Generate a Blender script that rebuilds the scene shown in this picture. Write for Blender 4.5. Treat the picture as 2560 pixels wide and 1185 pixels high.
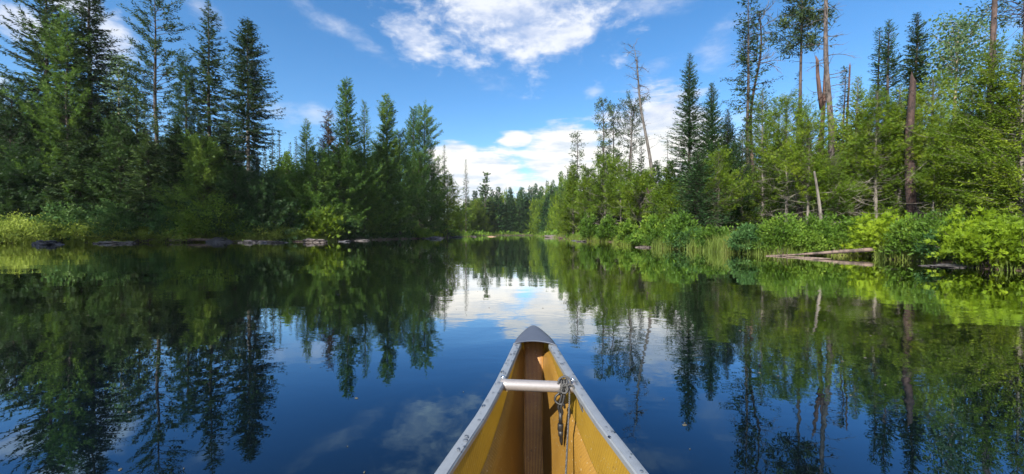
import bpy, math, random
import numpy as np
from mathutils import Vector, Matrix
from mathutils.geometry import delaunay_2d_cdt

for _o in list(bpy.data.objects):
    bpy.data.objects.remove(_o)
SC = bpy.context.scene
COL = SC.collection
R_ = math.radians

# ------------------------------------------------------------------ camera
EYE = 0.95
cam_d = bpy.data.cameras.new('camera')
cam_d.sensor_width = 36.0
cam_d.lens = 36.0 * 1000.0 / 2560.0
cam_d.clip_start = 0.05
cam_d.clip_end = 3000.0
cam = bpy.data.objects.new('camera', cam_d)
COL.objects.link(cam)
cam.location = (0, 0, EYE)
cam.rotation_euler = (R_(90 - 0.54), 0, 0)
SC.camera = cam

# ------------------------------------------------------------------ sun, sky, exposure
SUN_EL = 35.0          # degrees above the horizon
SUN_AZ = -145.0         # degrees from +Y towards +X: the sun stands to the left, a little behind
SUN_STRENGTH = 5.0
SKY_STRENGTH = 0.087
SC.view_settings.view_transform = 'Standard'
SC.view_settings.look = 'None'
SC.view_settings.gamma = 1.0
SC.view_settings.use_curve_mapping = False
SC.view_settings.exposure = 1.25
SC.cycles.max_bounces = 8
SC.cycles.diffuse_bounces = 3
SC.cycles.glossy_bounces = 4
SC.cycles.transmission_bounces = 4
SC.cycles.transparent_max_bounces = 4
SC.cycles.caustics_reflective = False
SC.cycles.caustics_refractive = False
SC.cycles.use_denoising = True

ld = bpy.data.lights.new('sun', 'SUN')
ld.energy = SUN_STRENGTH
ld.angle = R_(0.6)
ld.color = (1.0, 0.95, 0.86)
sun = bpy.data.objects.new('sun', ld)
COL.objects.link(sun)
_sd = Vector((math.sin(R_(SUN_AZ)) * math.cos(R_(SUN_EL)), math.cos(R_(SUN_AZ)) * math.cos(R_(SUN_EL)), math.sin(R_(SUN_EL))))
sun.rotation_euler = _sd.to_track_quat('Z', 'Y').to_euler()
sun.location = (-60, 0, 60)


class NT:
    """small wrapper so that node maths reads as arithmetic"""
    def __init__(self, tree):
        self.t = tree
        self.n = tree.nodes
        self.l = tree.links
    def node(self, kind, **kw):
        nd = self.n.new(kind)
        for k, v in kw.items():
            setattr(nd, k, v)
        return nd
    def put(self, sock, v):
        if isinstance(v, S):
            self.l.new(v.s, sock)
        elif hasattr(v, 'is_output'):
            self.l.new(v, sock)
        else:
            sock.default_value = v
    def math(self, op, a, b=None, c=None, clamp=False):
        nd = self.node('ShaderNodeMath', operation=op, use_clamp=clamp)
        self.put(nd.inputs[0], a)
        if b is not None: self.put(nd.inputs[1], b)
        if c is not None: self.put(nd.inputs[2], c)
        return S(self, nd.outputs[0])
    def smooth(self, x, lo, hi):
        nd = self.node('ShaderNodeMapRange', interpolation_type='SMOOTHSTEP')
        self.put(nd.inputs['Value'], x)
        nd.inputs['From Min'].default_value = lo
        nd.inputs['From Max'].default_value = hi
        return S(self, nd.outputs[0])
    def noise(self, vec, scale, detail=4.0, rough=0.55, dist=0.0):
        nd = self.node('ShaderNodeTexNoise')
        if vec is not None: self.put(nd.inputs['Vector'], vec)
        nd.inputs['Scale'].default_value = scale
        nd.inputs['Detail'].default_value = detail
        nd.inputs['Roughness'].default_value = rough
        nd.inputs['Distortion'].default_value = dist
        return S(self, nd.outputs[0])
    def xyz(self, x, y, z):
        nd = self.node('ShaderNodeCombineXYZ')
        for i, v in enumerate((x, y, z)): self.put(nd.inputs[i], v)
        return S(self, nd.outputs[0])
    def sep(self, v):
        nd = self.node('ShaderNodeSeparateXYZ')
        self.put(nd.inputs[0], v)
        return [S(self, o) for o in nd.outputs]
    def mixc(self, f, a, b, blend='MIX'):
        nd = self.node('ShaderNodeMix', data_type='RGBA', blend_type=blend)
        self.put(nd.inputs[0], f)
        self.put(nd.inputs[6], a if not isinstance(a, tuple) else (*a[:3], 1))
        self.put(nd.inputs[7], b if not isinstance(b, tuple) else (*b[:3], 1))
        return S(self, nd.outputs[2])
    def ramp(self, f, stops):
        nd = self.node('ShaderNodeValToRGB')
        el = nd.color_ramp.elements
        el[0].position, el[0].color = stops[0][0], (*stops[0][1], 1)
        el[1].position, el[1].color = stops[-1][0], (*stops[-1][1], 1)
        for p, c in stops[1:-1]:
            e = el.new(p); e.color = (*c, 1)
        self.put(nd.inputs[0], f)
        return S(self, nd.outputs[0])
    def bump(self, h, strength=0.5, dist=0.05, normal=None):
        nd = self.node('ShaderNodeBump')
        self.put(nd.inputs['Strength'], strength)
        self.put(nd.inputs['Distance'], dist)
        self.put(nd.inputs['Height'], h)
        if normal is not None: self.put(nd.inputs['Normal'], normal)
        return S(self, nd.outputs[0])


class S:
    def __init__(self, nt, s): self.nt, self.s = nt, s
    def __add__(self, o): return self.nt.math('ADD', self, o)
    __radd__ = __add__
    def __sub__(self, o): return self.nt.math('SUBTRACT', self, o)
    def __rsub__(self, o): return self.nt.math('SUBTRACT', o, self)
    def __mul__(self, o): return self.nt.math('MULTIPLY', self, o)
    __rmul__ = __mul__
    def __truediv__(self, o): return self.nt.math('DIVIDE', self, o)
    def max(self, o): return self.nt.math('MAXIMUM', self, o)
    def min(self, o): return self.nt.math('MINIMUM', self, o)
    def clamp(self): return self.nt.math('ADD', self, 0.0, clamp=True)


def build_world():
    w = bpy.data.worlds.new('World')
    SC.world = w
    w.use_nodes = True
    nt = NT(w.node_tree)
    for nd in list(nt.n): nt.n.remove(nd)
    out = nt.node('ShaderNodeOutputWorld')
    sky = nt.node('ShaderNodeTexSky', sky_type='NISHITA')
    sky.sun_disc = False
    sky.sun_elevation = R_(SUN_EL)
    sky.sun_rotation = R_(SUN_AZ)
    sky.altitude = 300
    sky.air_density = 1.0
    sky.dust_density = 0.3
    sky.ozone_density = 2.5
    hs = nt.node('ShaderNodeHueSaturation')
    hs.inputs['Saturation'].default_value = 1.27
    hs.inputs['Value'].default_value = 1.0
    nt.l.new(sky.outputs[0], hs.inputs['Color'])
    bg = nt.node('ShaderNodeBackground')
    nt.l.new(hs.outputs[0], bg.inputs[0])
    bg.inputs[1].default_value = SKY_STRENGTH
    # clouds, laid out by compass bearing and height above the horizon
    tc = nt.node('ShaderNodeTexCoord')
    dx, dy, dz = nt.sep(tc.outputs['Generated'])
    az = nt.math('ARCTAN2', dx, dy)
    el = nt.math('ARCSINE', dz)
    warp = nt.noise(nt.xyz(az, el * 1.6, 0.0), 5.0, 3, 0.5)
    n1 = nt.noise(nt.xyz(az * 1.0 + (warp - 0.5) * 0.12, el * 2.1, 0.31), 6.5, 8, 0.62)
    n2 = nt.noise(nt.xyz(az * 1.0 + (warp - 0.5) * 0.1, el * 1.7, 4.7), 20.0, 6, 0.6)
    n3 = nt.noise(nt.xyz(az * 0.9 + (warp - 0.5) * 0.08, el * 5.5, 2.2), 7.0, 7, 0.6)
    nbig = n1 * 0.66 + n2 * 0.34
    def ell(px, py, rx, ry, rot=0.0, up=1.0):
        a0 = math.atan((px - 1280) / 1000.0)
        e0 = math.atan((583 - py) / 1000.0 * math.cos(a0))
        ra, re = rx / 1000.0 * math.cos(a0) ** 2, ry / 1000.0 * math.cos(a0)
        u, v = az - a0, el - e0
        c, s_ = math.cos(R_(rot)), math.sin(R_(rot))
        uu = (u * c + v * s_) / ra
        vv = (v * c - u * s_) / re
        if up != 1.0:
            vv = vv.max(0.0) * up + vv.min(0.0)
        return 1.0 - nt.math('SQRT', uu * uu + vv * vv)
    def many(es):
        m = es[0]
        for e in es[1:]: m = m.max(e)
        return m.max(-1.0)
    # the big broken cumulus overhead
    mA = many([ell(1270, 20, 330, 135, -4), ell(1330, 85, 200, 80, 0), ell(1040, 95, 95, 62, -25), ell(1420, 90, 110, 60, 10)])
    dA = nt.smooth(mA * 0.9 + (nbig - 0.5) * 2.9, -0.04, 0.75) * 0.95
    # thin tails and veils
    mB = many([ell(850, 75, 190, 34, -20), ell(1600, 18, 190, 38, -3), ell(1230, 205, 130, 80, 0) - 0.45, ell(1790, 120, 75, 120, -40) - 0.1,
               ell(1640, 175, 120, 50, 20) - 0.15, ell(1485, 235, 40, 22, 0) - 0.15, ell(700, 290, 110, 60, 10) - 0.3,
               ell(790, 285, 80, 50, 0) - 0.2, ell(500, 20, 90, 32, -20), ell(2530, 60, 110, 60, 0) - 0.2,
               ell(1900, 330, 180, 110, 0) - 0.1, ell(1650, 205, 120, 28, 5) - 0.1])
    dB = nt.smooth(mB * 0.9 + (n1 - 0.5) * 2.2 + (n2 - 0.5) * 0.6, 0.12, 1.15) * 0.45
    mE = many([ell(40, 55, 170, 60, -12), ell(280, 110, 110, 90, -45), ell(180, 10, 140, 50, -20), ell(0, 230, 90, 90, 0) - 0.3,
               ell(-200, 60, 240, 110, -15)])
    dE = nt.smooth(mE * 0.9 + (n1 - 0.5) * 2.0 + (n2 - 0.5) * 0.5, 0.08, 0.7) * 0.85
    # cumulus bank low over the end of the river
    mC = many([ell(1500, 560, 480, 200, 6), ell(1190, 450, 170, 95, 8), ell(1420, 400, 150, 95, 0), ell(1640, 350, 190, 135, 0),
               ell(1290, 350, 60, 26, 0) - 0.1, ell(1140, 385, 80, 40, 0), ell(2050, 470, 260, 130, 0) - 0.1])
    dC = nt.smooth(mC * 1.5 + (n3 - 0.5) * 1.7 + (n2 - 0.5) * 0.5, 0.02, 0.58)
    # unseen clouds round the rest of the sky, widened to fill the shade
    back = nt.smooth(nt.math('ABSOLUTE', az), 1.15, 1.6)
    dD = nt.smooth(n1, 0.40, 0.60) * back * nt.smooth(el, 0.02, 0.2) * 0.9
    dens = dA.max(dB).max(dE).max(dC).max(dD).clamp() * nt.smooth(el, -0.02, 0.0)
    shade = nt.smooth(n3 * 0.75 + n2 * 0.25, 0.36, 0.56)
    colC = nt.mixc(shade, (0.66, 0.74, 0.84), (1.0, 0.985, 0.94))
    colA = nt.mixc(nt.smooth(nbig, 0.42, 0.6), (0.58, 0.66, 0.84), (0.86, 0.89, 0.96))
    low = nt.smooth(el, 0.20, 0.30)
    ccol = nt.mixc(low, colC, colA)
    cb = nt.node('ShaderNodeBackground')
    nt.put(cb.inputs[0], ccol)
    nt.put(cb.inputs[1], 0.48 + back * 0.55)      # unseen clouds behind the camera are brightened as fill light for shaded faces
    mx = nt.node('ShaderNodeMixShader')
    nt.put(mx.inputs[0], dens)
    nt.l.new(bg.outputs[0], mx.inputs[1])
    nt.l.new(cb.outputs[0], mx.inputs[2])
    nt.l.new(mx.outputs[0], out.inputs[0])

build_world()

# ------------------------------------------------------------------ helpers
def mesh_np(name, verts, faces=None, quads=None, tint=None, smooth=False):
    """one mesh from numpy arrays (quads: M x 4) or from python lists (faces)"""
    me = bpy.data.meshes.new(name)
    if quads is not None:
        v = np.asarray(verts, dtype=np.float32)
        q = np.asarray(quads, dtype=np.int32)
        k = q.shape[1]
        me.vertices.add(len(v)); me.vertices.foreach_set('co', v.ravel())
        me.loops.add(q.size); me.loops.foreach_set('vertex_index', q.ravel())
        me.polygons.add(len(q))
        me.polygons.foreach_set('loop_start', np.arange(0, q.size, k, dtype=np.int32))
        me.update(calc_edges=True)
        if tint is not None:
            at = me.attributes.new('tint', 'FLOAT', 'FACE')
            at.data.foreach_set('value', np.asarray(tint, dtype=np.float32))
    else:
        me.from_pydata([tuple(p) for p in verts], [], faces)
        me.update()
    if smooth:
        me.polygons.foreach_set('use_smooth', np.ones(len(me.polygons), dtype=bool))
    return me

def link(name, me, mat=None, parent=None, loc=None):
    o = bpy.data.objects.new(name, me)
    COL.objects.link(o)
    if mat is not None and not me.materials: me.materials.append(mat)
    if parent is not None: o.parent = parent
    if loc is not None: o.location = loc
    return o

def tag(o, label=None, cat=None, group=None, kind=None):
    if label: o['label'] = label
    if cat: o['category'] = cat
    if group: o['group'] = group
    if kind: o['kind'] = kind
    return o

def empty(name, loc):
    o = bpy.data.objects.new(name, None)
    o.empty_display_size = 0.3
    COL.objects.link(o)
    o.location = loc
    return o

class MB:
    """collects tubes, boxes and grids for one mesh"""
    def __init__(self): self.v, self.f = [], []
    def tube(self, pts, rad, n=8, caps=True, flat=1.0):
        pts = [Vector(p) for p in pts]
        if not isinstance(rad, (list, tuple, np.ndarray)): rad = [rad] * len(pts)
        b = len(self.v)
        prev = None
        for i, p in enumerate(pts):
            t = (pts[min(i + 1, len(pts) - 1)] - pts[max(i - 1, 0)])
            if t.length < 1e-9: t = Vector((0, 0, 1))
            t.normalize()
            if prev is None:
                a = Vector((1, 0, 0)) if abs(t.x) < 0.8 else Vector((0, 1, 0))
                u = t.cross(a).normalized()
            else:
                u = (prev - t * prev.dot(t)).normalized()
            prev = u
            w = t.cross(u)
            for k in range(n):
                an = 2 * math.pi * k / n
                self.v.append(p + (u * math.cos(an) + w * math.sin(an) * flat) * float(rad[i]))
        for i in range(len(pts) - 1):
            for k in range(n):
                a0, a1 = b + i * n + k, b + i * n + (k + 1) % n
                self.f.append((a0, a1, a1 + n, a0 + n))
        if caps:
            self.f.append(tuple(b + k for k in range(n))[::-1])
            self.f.append(tuple(b + (len(pts) - 1) * n + k for k in range(n)))
        return self
    def grid(self, rows, closed=False):
        b = len(self.v); m = len(rows[0])
        for r in rows:
            for p in r: self.v.append(Vector(p))
        for i in range(len(rows) - 1):
            for k in range(m if closed else m - 1):
                k1 = (k + 1) % m
                self.f.append((b + i * m + k, b + i * m + k1, b + (i + 1) * m + k1, b + (i + 1) * m + k))
        return self
    def build(self, name, mat, parent=None, smooth=True, loc=None):
        return link(name, mesh_np(name, self.v, self.f, smooth=smooth), mat, parent, loc)

def interp(x, xs, ys):
    return float(np.interp(x, xs, ys))

def px(x, Y):
    """sideways position of the photograph's column x at distance Y"""
    return (x - 1280) / 1000.0 * Y

# ------------------------------------------------------------------ materials
def new_mat(name):
    m = bpy.data.materials.new(name)
    m.use_nodes = True
    nt = NT(m.node_tree)
    for nd in list(nt.n): nt.n.remove(nd)
    out = nt.node('ShaderNodeOutputMaterial')
    p = nt.node('ShaderNodeBsdfPrincipled')
    nt.l.new(p.outputs[0], out.inputs[0])
    return m, nt, p, out

def leaf_mat(name, dark, mid, light, trans=0.35, rough=0.55, vary=0.45, tcol=None):
    m, nt, p, out = new_mat(name)
    at = nt.node('ShaderNodeAttribute', attribute_name='tint')
    oi = nt.node('ShaderNodeObjectInfo')
    tc = nt.node('ShaderNodeTexCoord')
    nz = nt.noise(tc.outputs['Object'], 0.8, 3, 0.6)
    f = S(nt, at.outputs['Fac']) * 0.55 + (nz - 0.5) * 1.3 + 0.22 + (S(nt, oi.outputs['Random']) - 0.5) * vary
    col = nt.ramp(f.clamp(), [(0.0, dark), (0.5, mid), (1.0, light)])
    nt.put(p.inputs['Base Color'], col)
    p.inputs['Roughness'].default_value = rough
    p.inputs['Specular IOR Level'].default_value = 0.18
    tr = nt.node('ShaderNodeBsdfTranslucent')
    nt.put(tr.inputs[0], nt.mixc(0.35, col, tcol or light))
    mx = nt.node('ShaderNodeMixShader')
    mx.inputs[0].default_value = trans
    nt.l.new(p.outputs[0], mx.inputs[1]); nt.l.new(tr.outputs[0], mx.inputs[2])
    nt.l.new(mx.outputs[0], out.inputs[0])
    return m

def bark_mat(name, dark, light, scale=6.0, streak=0.25, patch=None, patch_amt=0.55, rough=0.9):
    m, nt, p, out = new_mat(name)
    tc = nt.node('ShaderNodeTexCoord')
    mp = nt.node('ShaderNodeMapping')
    mp.inputs['Scale'].default_value = (1, 1, streak)
    nt.l.new(tc.outputs['Object'], mp.inputs[0])
    n = nt.noise(mp.outputs[0], scale, 6, 0.65)
    col = nt.mixc(nt.smooth(n, 0.35, 0.65), dark, light)
    if patch:
        pn = nt.noise(tc.outputs['Object'], 1.3, 4, 0.6)
        col = nt.mixc(nt.smooth(pn, patch_amt, patch_amt + 0.06), col, patch)
    nt.put(p.inputs['Base Color'], col)
    p.inputs['Roughness'].default_value = rough
    nt.put(p.inputs['Normal'], nt.bump(n, 0.8, 0.05))
    return m

M = {}
M['spruce'] = leaf_mat('spruce_needles', (0.010, 0.026, 0.010), (0.028, 0.060, 0.018), (0.075, 0.120, 0.026), 0.22)
M['fir'] = leaf_mat('fir_needles', (0.014, 0.040, 0.016), (0.036, 0.088, 0.028), (0.090, 0.155, 0.040), 0.22)
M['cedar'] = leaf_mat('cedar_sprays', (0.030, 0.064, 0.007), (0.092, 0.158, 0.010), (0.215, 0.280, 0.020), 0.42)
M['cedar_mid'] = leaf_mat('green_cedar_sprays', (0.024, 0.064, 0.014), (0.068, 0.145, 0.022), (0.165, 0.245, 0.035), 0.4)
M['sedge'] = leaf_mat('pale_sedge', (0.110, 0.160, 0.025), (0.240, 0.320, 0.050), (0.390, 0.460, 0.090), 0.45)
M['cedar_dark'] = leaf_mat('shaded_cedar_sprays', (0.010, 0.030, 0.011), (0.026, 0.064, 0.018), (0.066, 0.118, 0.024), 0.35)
M['cedar_gold'] = leaf_mat('yellow_cedar_sprays', (0.060, 0.105, 0.010), (0.150, 0.230, 0.014), (0.290, 0.370, 0.022), 0.45)
M['pine'] = leaf_mat('pine_needles', (0.020, 0.036, 0.014), (0.045, 0.075, 0.026), (0.085, 0.120, 0.040), 0.25)
M['birch'] = leaf_mat('birch_leaves', (0.060, 0.120, 0.045), (0.120, 0.200, 0.075), (0.200, 0.280, 0.110), 0.5)
M['rust'] = leaf_mat('dying_needles', (0.060, 0.035, 0.020), (0.110, 0.065, 0.035), (0.130, 0.100, 0.045), 0.2)
M['shrub'] = leaf_mat('shrub_leaves', (0.035, 0.085, 0.012), (0.095, 0.180, 0.020), (0.190, 0.275, 0.032), 0.45)
M['shrub_blue'] = leaf_mat('bluish_shrub_leaves', (0.030, 0.085, 0.026), (0.072, 0.155, 0.042), (0.135, 0.220, 0.055), 0.42)
M['shrub_gold'] = leaf_mat('yellow_shrub_leaves', (0.062, 0.112, 0.008), (0.160, 0.250, 0.012), (0.290, 0.385, 0.022), 0.48)
M['grass'] = leaf_mat('grass_blades', (0.060, 0.090, 0.018), (0.130, 0.190, 0.028), (0.270, 0.280, 0.070), 0.45, vary=0.0)
M['reed'] = leaf_mat('reed_blades', (0.065, 0.105, 0.022), (0.130, 0.190, 0.035), (0.300, 0.290, 0.100), 0.4, vary=0.0)
M['bark'] = bark_mat('conifer_bark', (0.018, 0.014, 0.012), (0.070, 0.052, 0.043))
M['bark_grey'] = bark_mat('grey_cedar_bark', (0.060, 0.053, 0.044), (0.170, 0.150, 0.125))
M['bark_dark'] = bark_mat('dark_flaking_bark', (0.012, 0.007, 0.006), (0.048, 0.026, 0.021), 5, 0.5, (0.110, 0.070, 0.052), 0.60)
M['bark_red'] = bark_mat('reddish_snag_wood', (0.030, 0.016, 0.013), (0.098, 0.052, 0.041), 6, 0.3, (0.150, 0.100, 0.078), 0.62)
M['bark_peel'] = bark_mat('peeling_pine_bark', (0.030, 0.024, 0.022), (0.105, 0.084, 0.076), 5, 0.5, (0.190, 0.100, 0.055), 0.63)
M['bark_scar'] = bark_mat('scarred_dark_bark', (0.022, 0.014, 0.012), (0.080, 0.050, 0.042), 5, 0.5, (0.260, 0.120, 0.035), 0.63)
M['birch_bark'] = bark_mat('pale_birch_bark', (0.250, 0.180, 0.130), (0.520, 0.440, 0.360), 5, 1.6)
M['dead'] = bark_mat('weathered_dead_wood', (0.042, 0.037, 0.034), (0.130, 0.115, 0.102))
M['grey_twig'] = bark_mat('lichen_grey_twigs', (0.090, 0.080, 0.062), (0.230, 0.205, 0.170))
M['drift'] = bark_mat('bleached_driftwood', (0.045, 0.033, 0.028), (0.160, 0.115, 0.092), 4, 0.4)

# ------------------------------------------------------------------ terrain and water
LAKE = [(14, -60), (13.6, 0), (13.2, 8), (13.0, 11), (13.5, 13.2), (15.0, 16.6), (13.6, 17.6), (11.2, 17.2), (10.9, 19.4), (10.7, 22.6), (9.2, 27),
        (9.6, 34), (11.2, 42), (8.6, 50), (9.0, 64), (10.3, 86), (9.6, 110), (9.2, 135), (10, 160), (10, 171), (-7.5, 170), (-11, 150), (-12.2, 136),
        (-13.2, 100), (-14.2, 79), (-19.6, 59), (-22.8, 47.5), (-29, 43), (-40.5, 41.3), (-47.5, 38), (-53, 35.5), (-51, 30), (-45, 22), (-39, 12), (-37, 0), (-40, -60)]
_L = np.array(LAKE, dtype=float)

def shore_dist(x, y):
    """signed distance to the waterline: positive on land, negative on the water"""
    x = np.atleast_1d(np.asarray(x, float)); y = np.atleast_1d(np.asarray(y, float))
    x = x + 0.22 * np.sin(y * 1.3 + 0.5) + 0.12 * np.sin(y * 3.1)
    y = y + 0.35 * np.sin(x * 0.9 + 1.0) * (x < -15) + 0.2 * np.sin(x * 2.3) * (x < -15)
    d = np.full(x.shape, 1e9); ins = np.zeros(x.shape, bool)
    n = len(_L)
    for i in range(n):
        ax, ay = _L[i]; bx, by = _L[(i + 1) % n]
        ex, ey = bx - ax, by - ay
        t = np.clip(((x - ax) * ex + (y - ay) * ey) / (ex * ex + ey * ey), 0, 1)
        d = np.minimum(d, np.hypot(x - ax - t * ex, y - ay - t * ey))
        c = ((ay > y) != (by > y))
        with np.errstate(divide='ignore', invalid='ignore'):
            xi = ax + (y - ay) / (by - ay if by != ay else 1e-9) * ex
        ins ^= c & (x < xi)
    return np.where(ins, -d, d)

def ground_z(x, y):
    d = shore_dist(x, y)
    x = np.atleast_1d(np.asarray(x, float)); y = np.atleast_1d(np.asarray(y, float))
    bumps = 0.10 * np.sin(x * 1.7 + y * 0.6) * np.sin(y * 1.3 - x * 0.4) + 0.06 * np.sin(x * 3.9 + 1) * np.sin(y * 3.3)
    land = 0.04 + 0.42 * (1 - np.exp(-np.maximum(d, 0) / 1.3)) + 0.035 * np.minimum(np.maximum(d, 0), 10) + 0.11 * np.clip(d - 10, 0, 60) + bumps * np.clip(d / 2, 0, 1)
    bed = np.maximum(-1.6, 0.04 + d * 0.35)
    return np.where(d > 0, land, bed)

def gz(x, y): return float(ground_z(x, y)[0])

def axis(segs):
    out = []
    for a, b, st in segs: out += list(np.arange(a, b, st))
    return np.array(out + [segs[-1][1]])

gx = axis([(-1500, -300, 150), (-300, -130, 10), (-130, -64, 3), (-64, 40, 0.8), (40, 130, 6), (130, 300, 20), (300, 1500, 150)])
gy = axis([(-900, -100, 100), (-100, -10, 6), (-10, 70, 0.8), (70, 200, 2.0), (200, 400, 20), (400, 2000, 200)])
GX, GY = np.meshgrid(gx, gy)
GZ = ground_z(GX.ravel(), GY.ravel())
nxg, nyg = len(gx), len(gy)
ii = np.arange(nxg * nyg).reshape(nyg, nxg)
quads = np.stack([ii[:-1, :-1].ravel(), ii[:-1, 1:].ravel(), ii[1:, 1:].ravel(), ii[1:, :-1].ravel()], 1)
m, nt, p, out = new_mat('forest_floor')
tc = nt.node('ShaderNodeTexCoord')
n = nt.noise(tc.outputs['Object'], 0.7, 6, 0.6)
n2 = nt.noise(tc.outputs['Object'], 6.0, 5, 0.65)
_, _, hz = nt.sep(tc.outputs['Object'])
col = nt.ramp((n * 0.6 + n2 * 0.4).clamp(), [(0.3, (0.022, 0.018, 0.012)), (0.5, (0.045, 0.040, 0.022)), (0.7, (0.055, 0.070, 0.022))])
col = nt.mixc(nt.smooth(hz, 0.30, 0.05), col, nt.mixc(n2, (0.035, 0.022, 0.015), (0.110, 0.070, 0.045)))
nt.put(p.inputs['Base Color'], col)
p.inputs['Roughness'].default_value = 0.95
nt.put(p.inputs['Normal'], nt.bump(n2, 0.8, 0.12))
tag(link('ground', mesh_np('ground', np.stack([GX.ravel(), GY.ravel(), GZ], 1), quads=quads, smooth=True), m), kind='structure')

# ---- canoe lines (canoe's own frame: +y to the bow, z = 0 at the waterline)
BOW = 2.0
def _sym(y): return abs(y + 0.5) - 0.5          # the hull is symmetrical about y = -0.5
_HY = [-0.6, -0.3, 0.2, 0.6, 0.92, 1.15, 1.34, 1.55, 1.73, 1.80, 1.90, 1.97, 2.0]
_HW = [0.425, 0.425, 0.395, 0.325, 0.245, 0.180, 0.140, 0.111, 0.088, 0.072, 0.044, 0.019, 0.003]
def hull_half(y): return interp(_sym(y), _HY, _HW)
def hull_sheer(y): return interp(_sym(y), [-0.6, 0.4, 0.92, 1.34, 1.73, 2.0], [0.335, 0.352, 0.396, 0.449, 0.471, 0.486])
def hull_keel(y): return interp(_sym(y), [-0.6, 1.3, 1.5, 1.65, 1.75, 1.85, 1.93, 1.985, 2.0], [-0.10, -0.10, -0.085, -0.05, 0.0, 0.10, 0.22, 0.38, 0.46])
def hull_p(y): return interp(_sym(y), [-0.6, 0.0, 0.7, 1.2, 1.7, 2.0], [0.20, 0.24, 0.40, 0.60, 0.66, 0.7])
def hull_x(y, z):
    zk, zg = hull_keel(y), hull_sheer(y)
    u = min(1.0, max(0.0, (z - zk) / max(zg - zk, 1e-4)))
    return hull_half(y) * u ** hull_p(y)
def hull_z_at(y, hx):
    zk, zg = hull_keel(y), hull_sheer(y)
    return zk + (zg - zk) * min(1.0, hx / hull_half(y)) ** (1 / hull_p(y))

CANOE_X, CANOE_YAW, CANOE_ROLL = 0.038, -1.6, 1.6
CANOE_M = Matrix.Translation((CANOE_X, 0, 0)) @ Matrix.Rotation(R_(CANOE_YAW), 4, 'Z') @ Matrix.Rotation(R_(CANOE_ROLL), 4, 'Y')

# ---- water, with the canoe's waterline cut out of it
wl_y = np.linspace(-2.74, 1.74, 60)
hole = [(hull_x(y, 0.0) - 0.002, y) for y in wl_y] + [(-hull_x(y, 0.0) + 0.002, y) for y in wl_y[::-1]]
hole = [CANOE_M @ Vector((a, b, 0)) for a, b in hole]
outer = [(-200, -90), (60, -90), (60, 185), (-200, 185)]
pts = [Vector(p) for p in outer] + [Vector((h.x, h.y)) for h in hole]
edges = [(0, 1), (1, 2), (2, 3), (3, 0)] + [(4 + i, 4 + (i + 1) % len(hole)) for i in range(len(hole))]
cv, ce, cf, *_r = delaunay_2d_cdt(pts, edges, [], 1, 1e-6)
cinv = CANOE_M.inverted()
keep = []
for f in cf:
    c = sum((Vector((cv[i].x, cv[i].y, 0)) for i in f), Vector()) / len(f)
    l = cinv @ c
    if -2.75 < l.y < 1.75 and abs(l.x) < hull_x(l.y, 0.0) - 0.002: continue
    keep.append(tuple(f))
wm, nt, p, out = new_mat('river_water')
nt.n.remove(p)
tc = nt.node('ShaderNodeTexCoord')
X, Y, Z = nt.sep(tc.outputs['Object'])
# long lazy swell, finer cat's-paws in patches, and a ruffled stretch far up the river
v1 = nt.xyz(X * 0.55, Y, 0.0)
w1 = nt.noise(v1, 0.55, 2, 0.5)
w2 = nt.noise(nt.xyz(X * 0.7, Y, 3.0), 2.4, 3, 0.5, 0.4)
w3 = nt.noise(nt.xyz(X, Y * 1.2, 7.0), 9.0, 2, 0.5)
patch = nt.smooth(nt.noise(nt.xyz(X * 0.5, Y * 0.8, 1.0), 0.22, 3, 0.5), 0.42, 0.66)
far = nt.smooth(Y, 118.0, 135.0) * nt.smooth(nt.noise(nt.xyz(X * 0.3, Y * 1.0, 5.0), 0.12, 2, 0.5), 0.30, 0.40)
h = w1 * 0.007 + w2 * (0.0007 + patch * 0.0024) + w3 * (patch * 0.0006) + far * w2 * 0.20
nrm = nt.bump(h, 1.0, 1.0)
fr = nt.node('ShaderNodeFresnel'); fr.inputs['IOR'].default_value = 1.33
nt.put(fr.inputs['Normal'], nrm)
refl = (S(nt, fr.outputs[0]) * 2.25).clamp()
body = nt.node('ShaderNodeBsdfDiffuse'); body.inputs[0].default_value = (0.0015, 0.0030, 0.0045, 1)
gl = nt.node('ShaderNodeBsdfGlossy'); gl.inputs['Roughness'].default_value = 0.004
nt.put(gl.inputs['Color'], nt.mixc(nt.smooth(refl, 0.20, 0.75), (0.48, 0.75, 1.0), (0.98, 0.98, 0.96)))
nt.put(gl.inputs['Normal'], nrm)
mx = nt.node('ShaderNodeMixShader')
nt.put(mx.inputs[0], refl)
nt.l.new(body.outputs[0], mx.inputs[1]); nt.l.new(gl.outputs[0], mx.inputs[2])
nt.l.new(mx.outputs[0], out.inputs[0])
tag(link('water', mesh_np('water', [(v.x, v.y, 0.0) for v in cv], keep), wm), kind='structure')

# ---- specks of pollen, bark and small leaves drifting on the surface
_rs = np.random.RandomState(4)
_v, _f = [], []
for _k in range(150):
    _y = 0.6 + 9.0 * _rs.rand() ** 1.5; _x = _rs.uniform(-1.1, 1.1) * _y
    _l = cinv @ Vector((_x, _y, 0))
    if abs(_l.x) < 0.33 and _l.y < 2.2: continue
    _r = 0.0025 + 0.008 * _rs.rand() ** 4; _b = len(_v); _a0 = _rs.rand() * 6.28
    for _z, _q in ((0.001, 1.0), (0.0035, 0.7)):
        for _i in range(6):
            _a = _a0 + _i * 1.0472
            _v.append((_x + _r * _q * (1.6 * math.cos(_a) * math.cos(_a0) - math.sin(_a) * math.sin(_a0)), _y + _r * _q * (1.6 * math.cos(_a) * math.sin(_a0) + math.sin(_a) * math.cos(_a0)), _z))
    _f += [(_b + _i, _b + (_i + 1) % 6, _b + 6 + (_i + 1) % 6, _b + 6 + _i) for _i in range(6)] + [tuple(_b + 6 + _i for _i in range(6))]
_m, _nt, _p, _o = new_mat('floating_specks')
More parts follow.
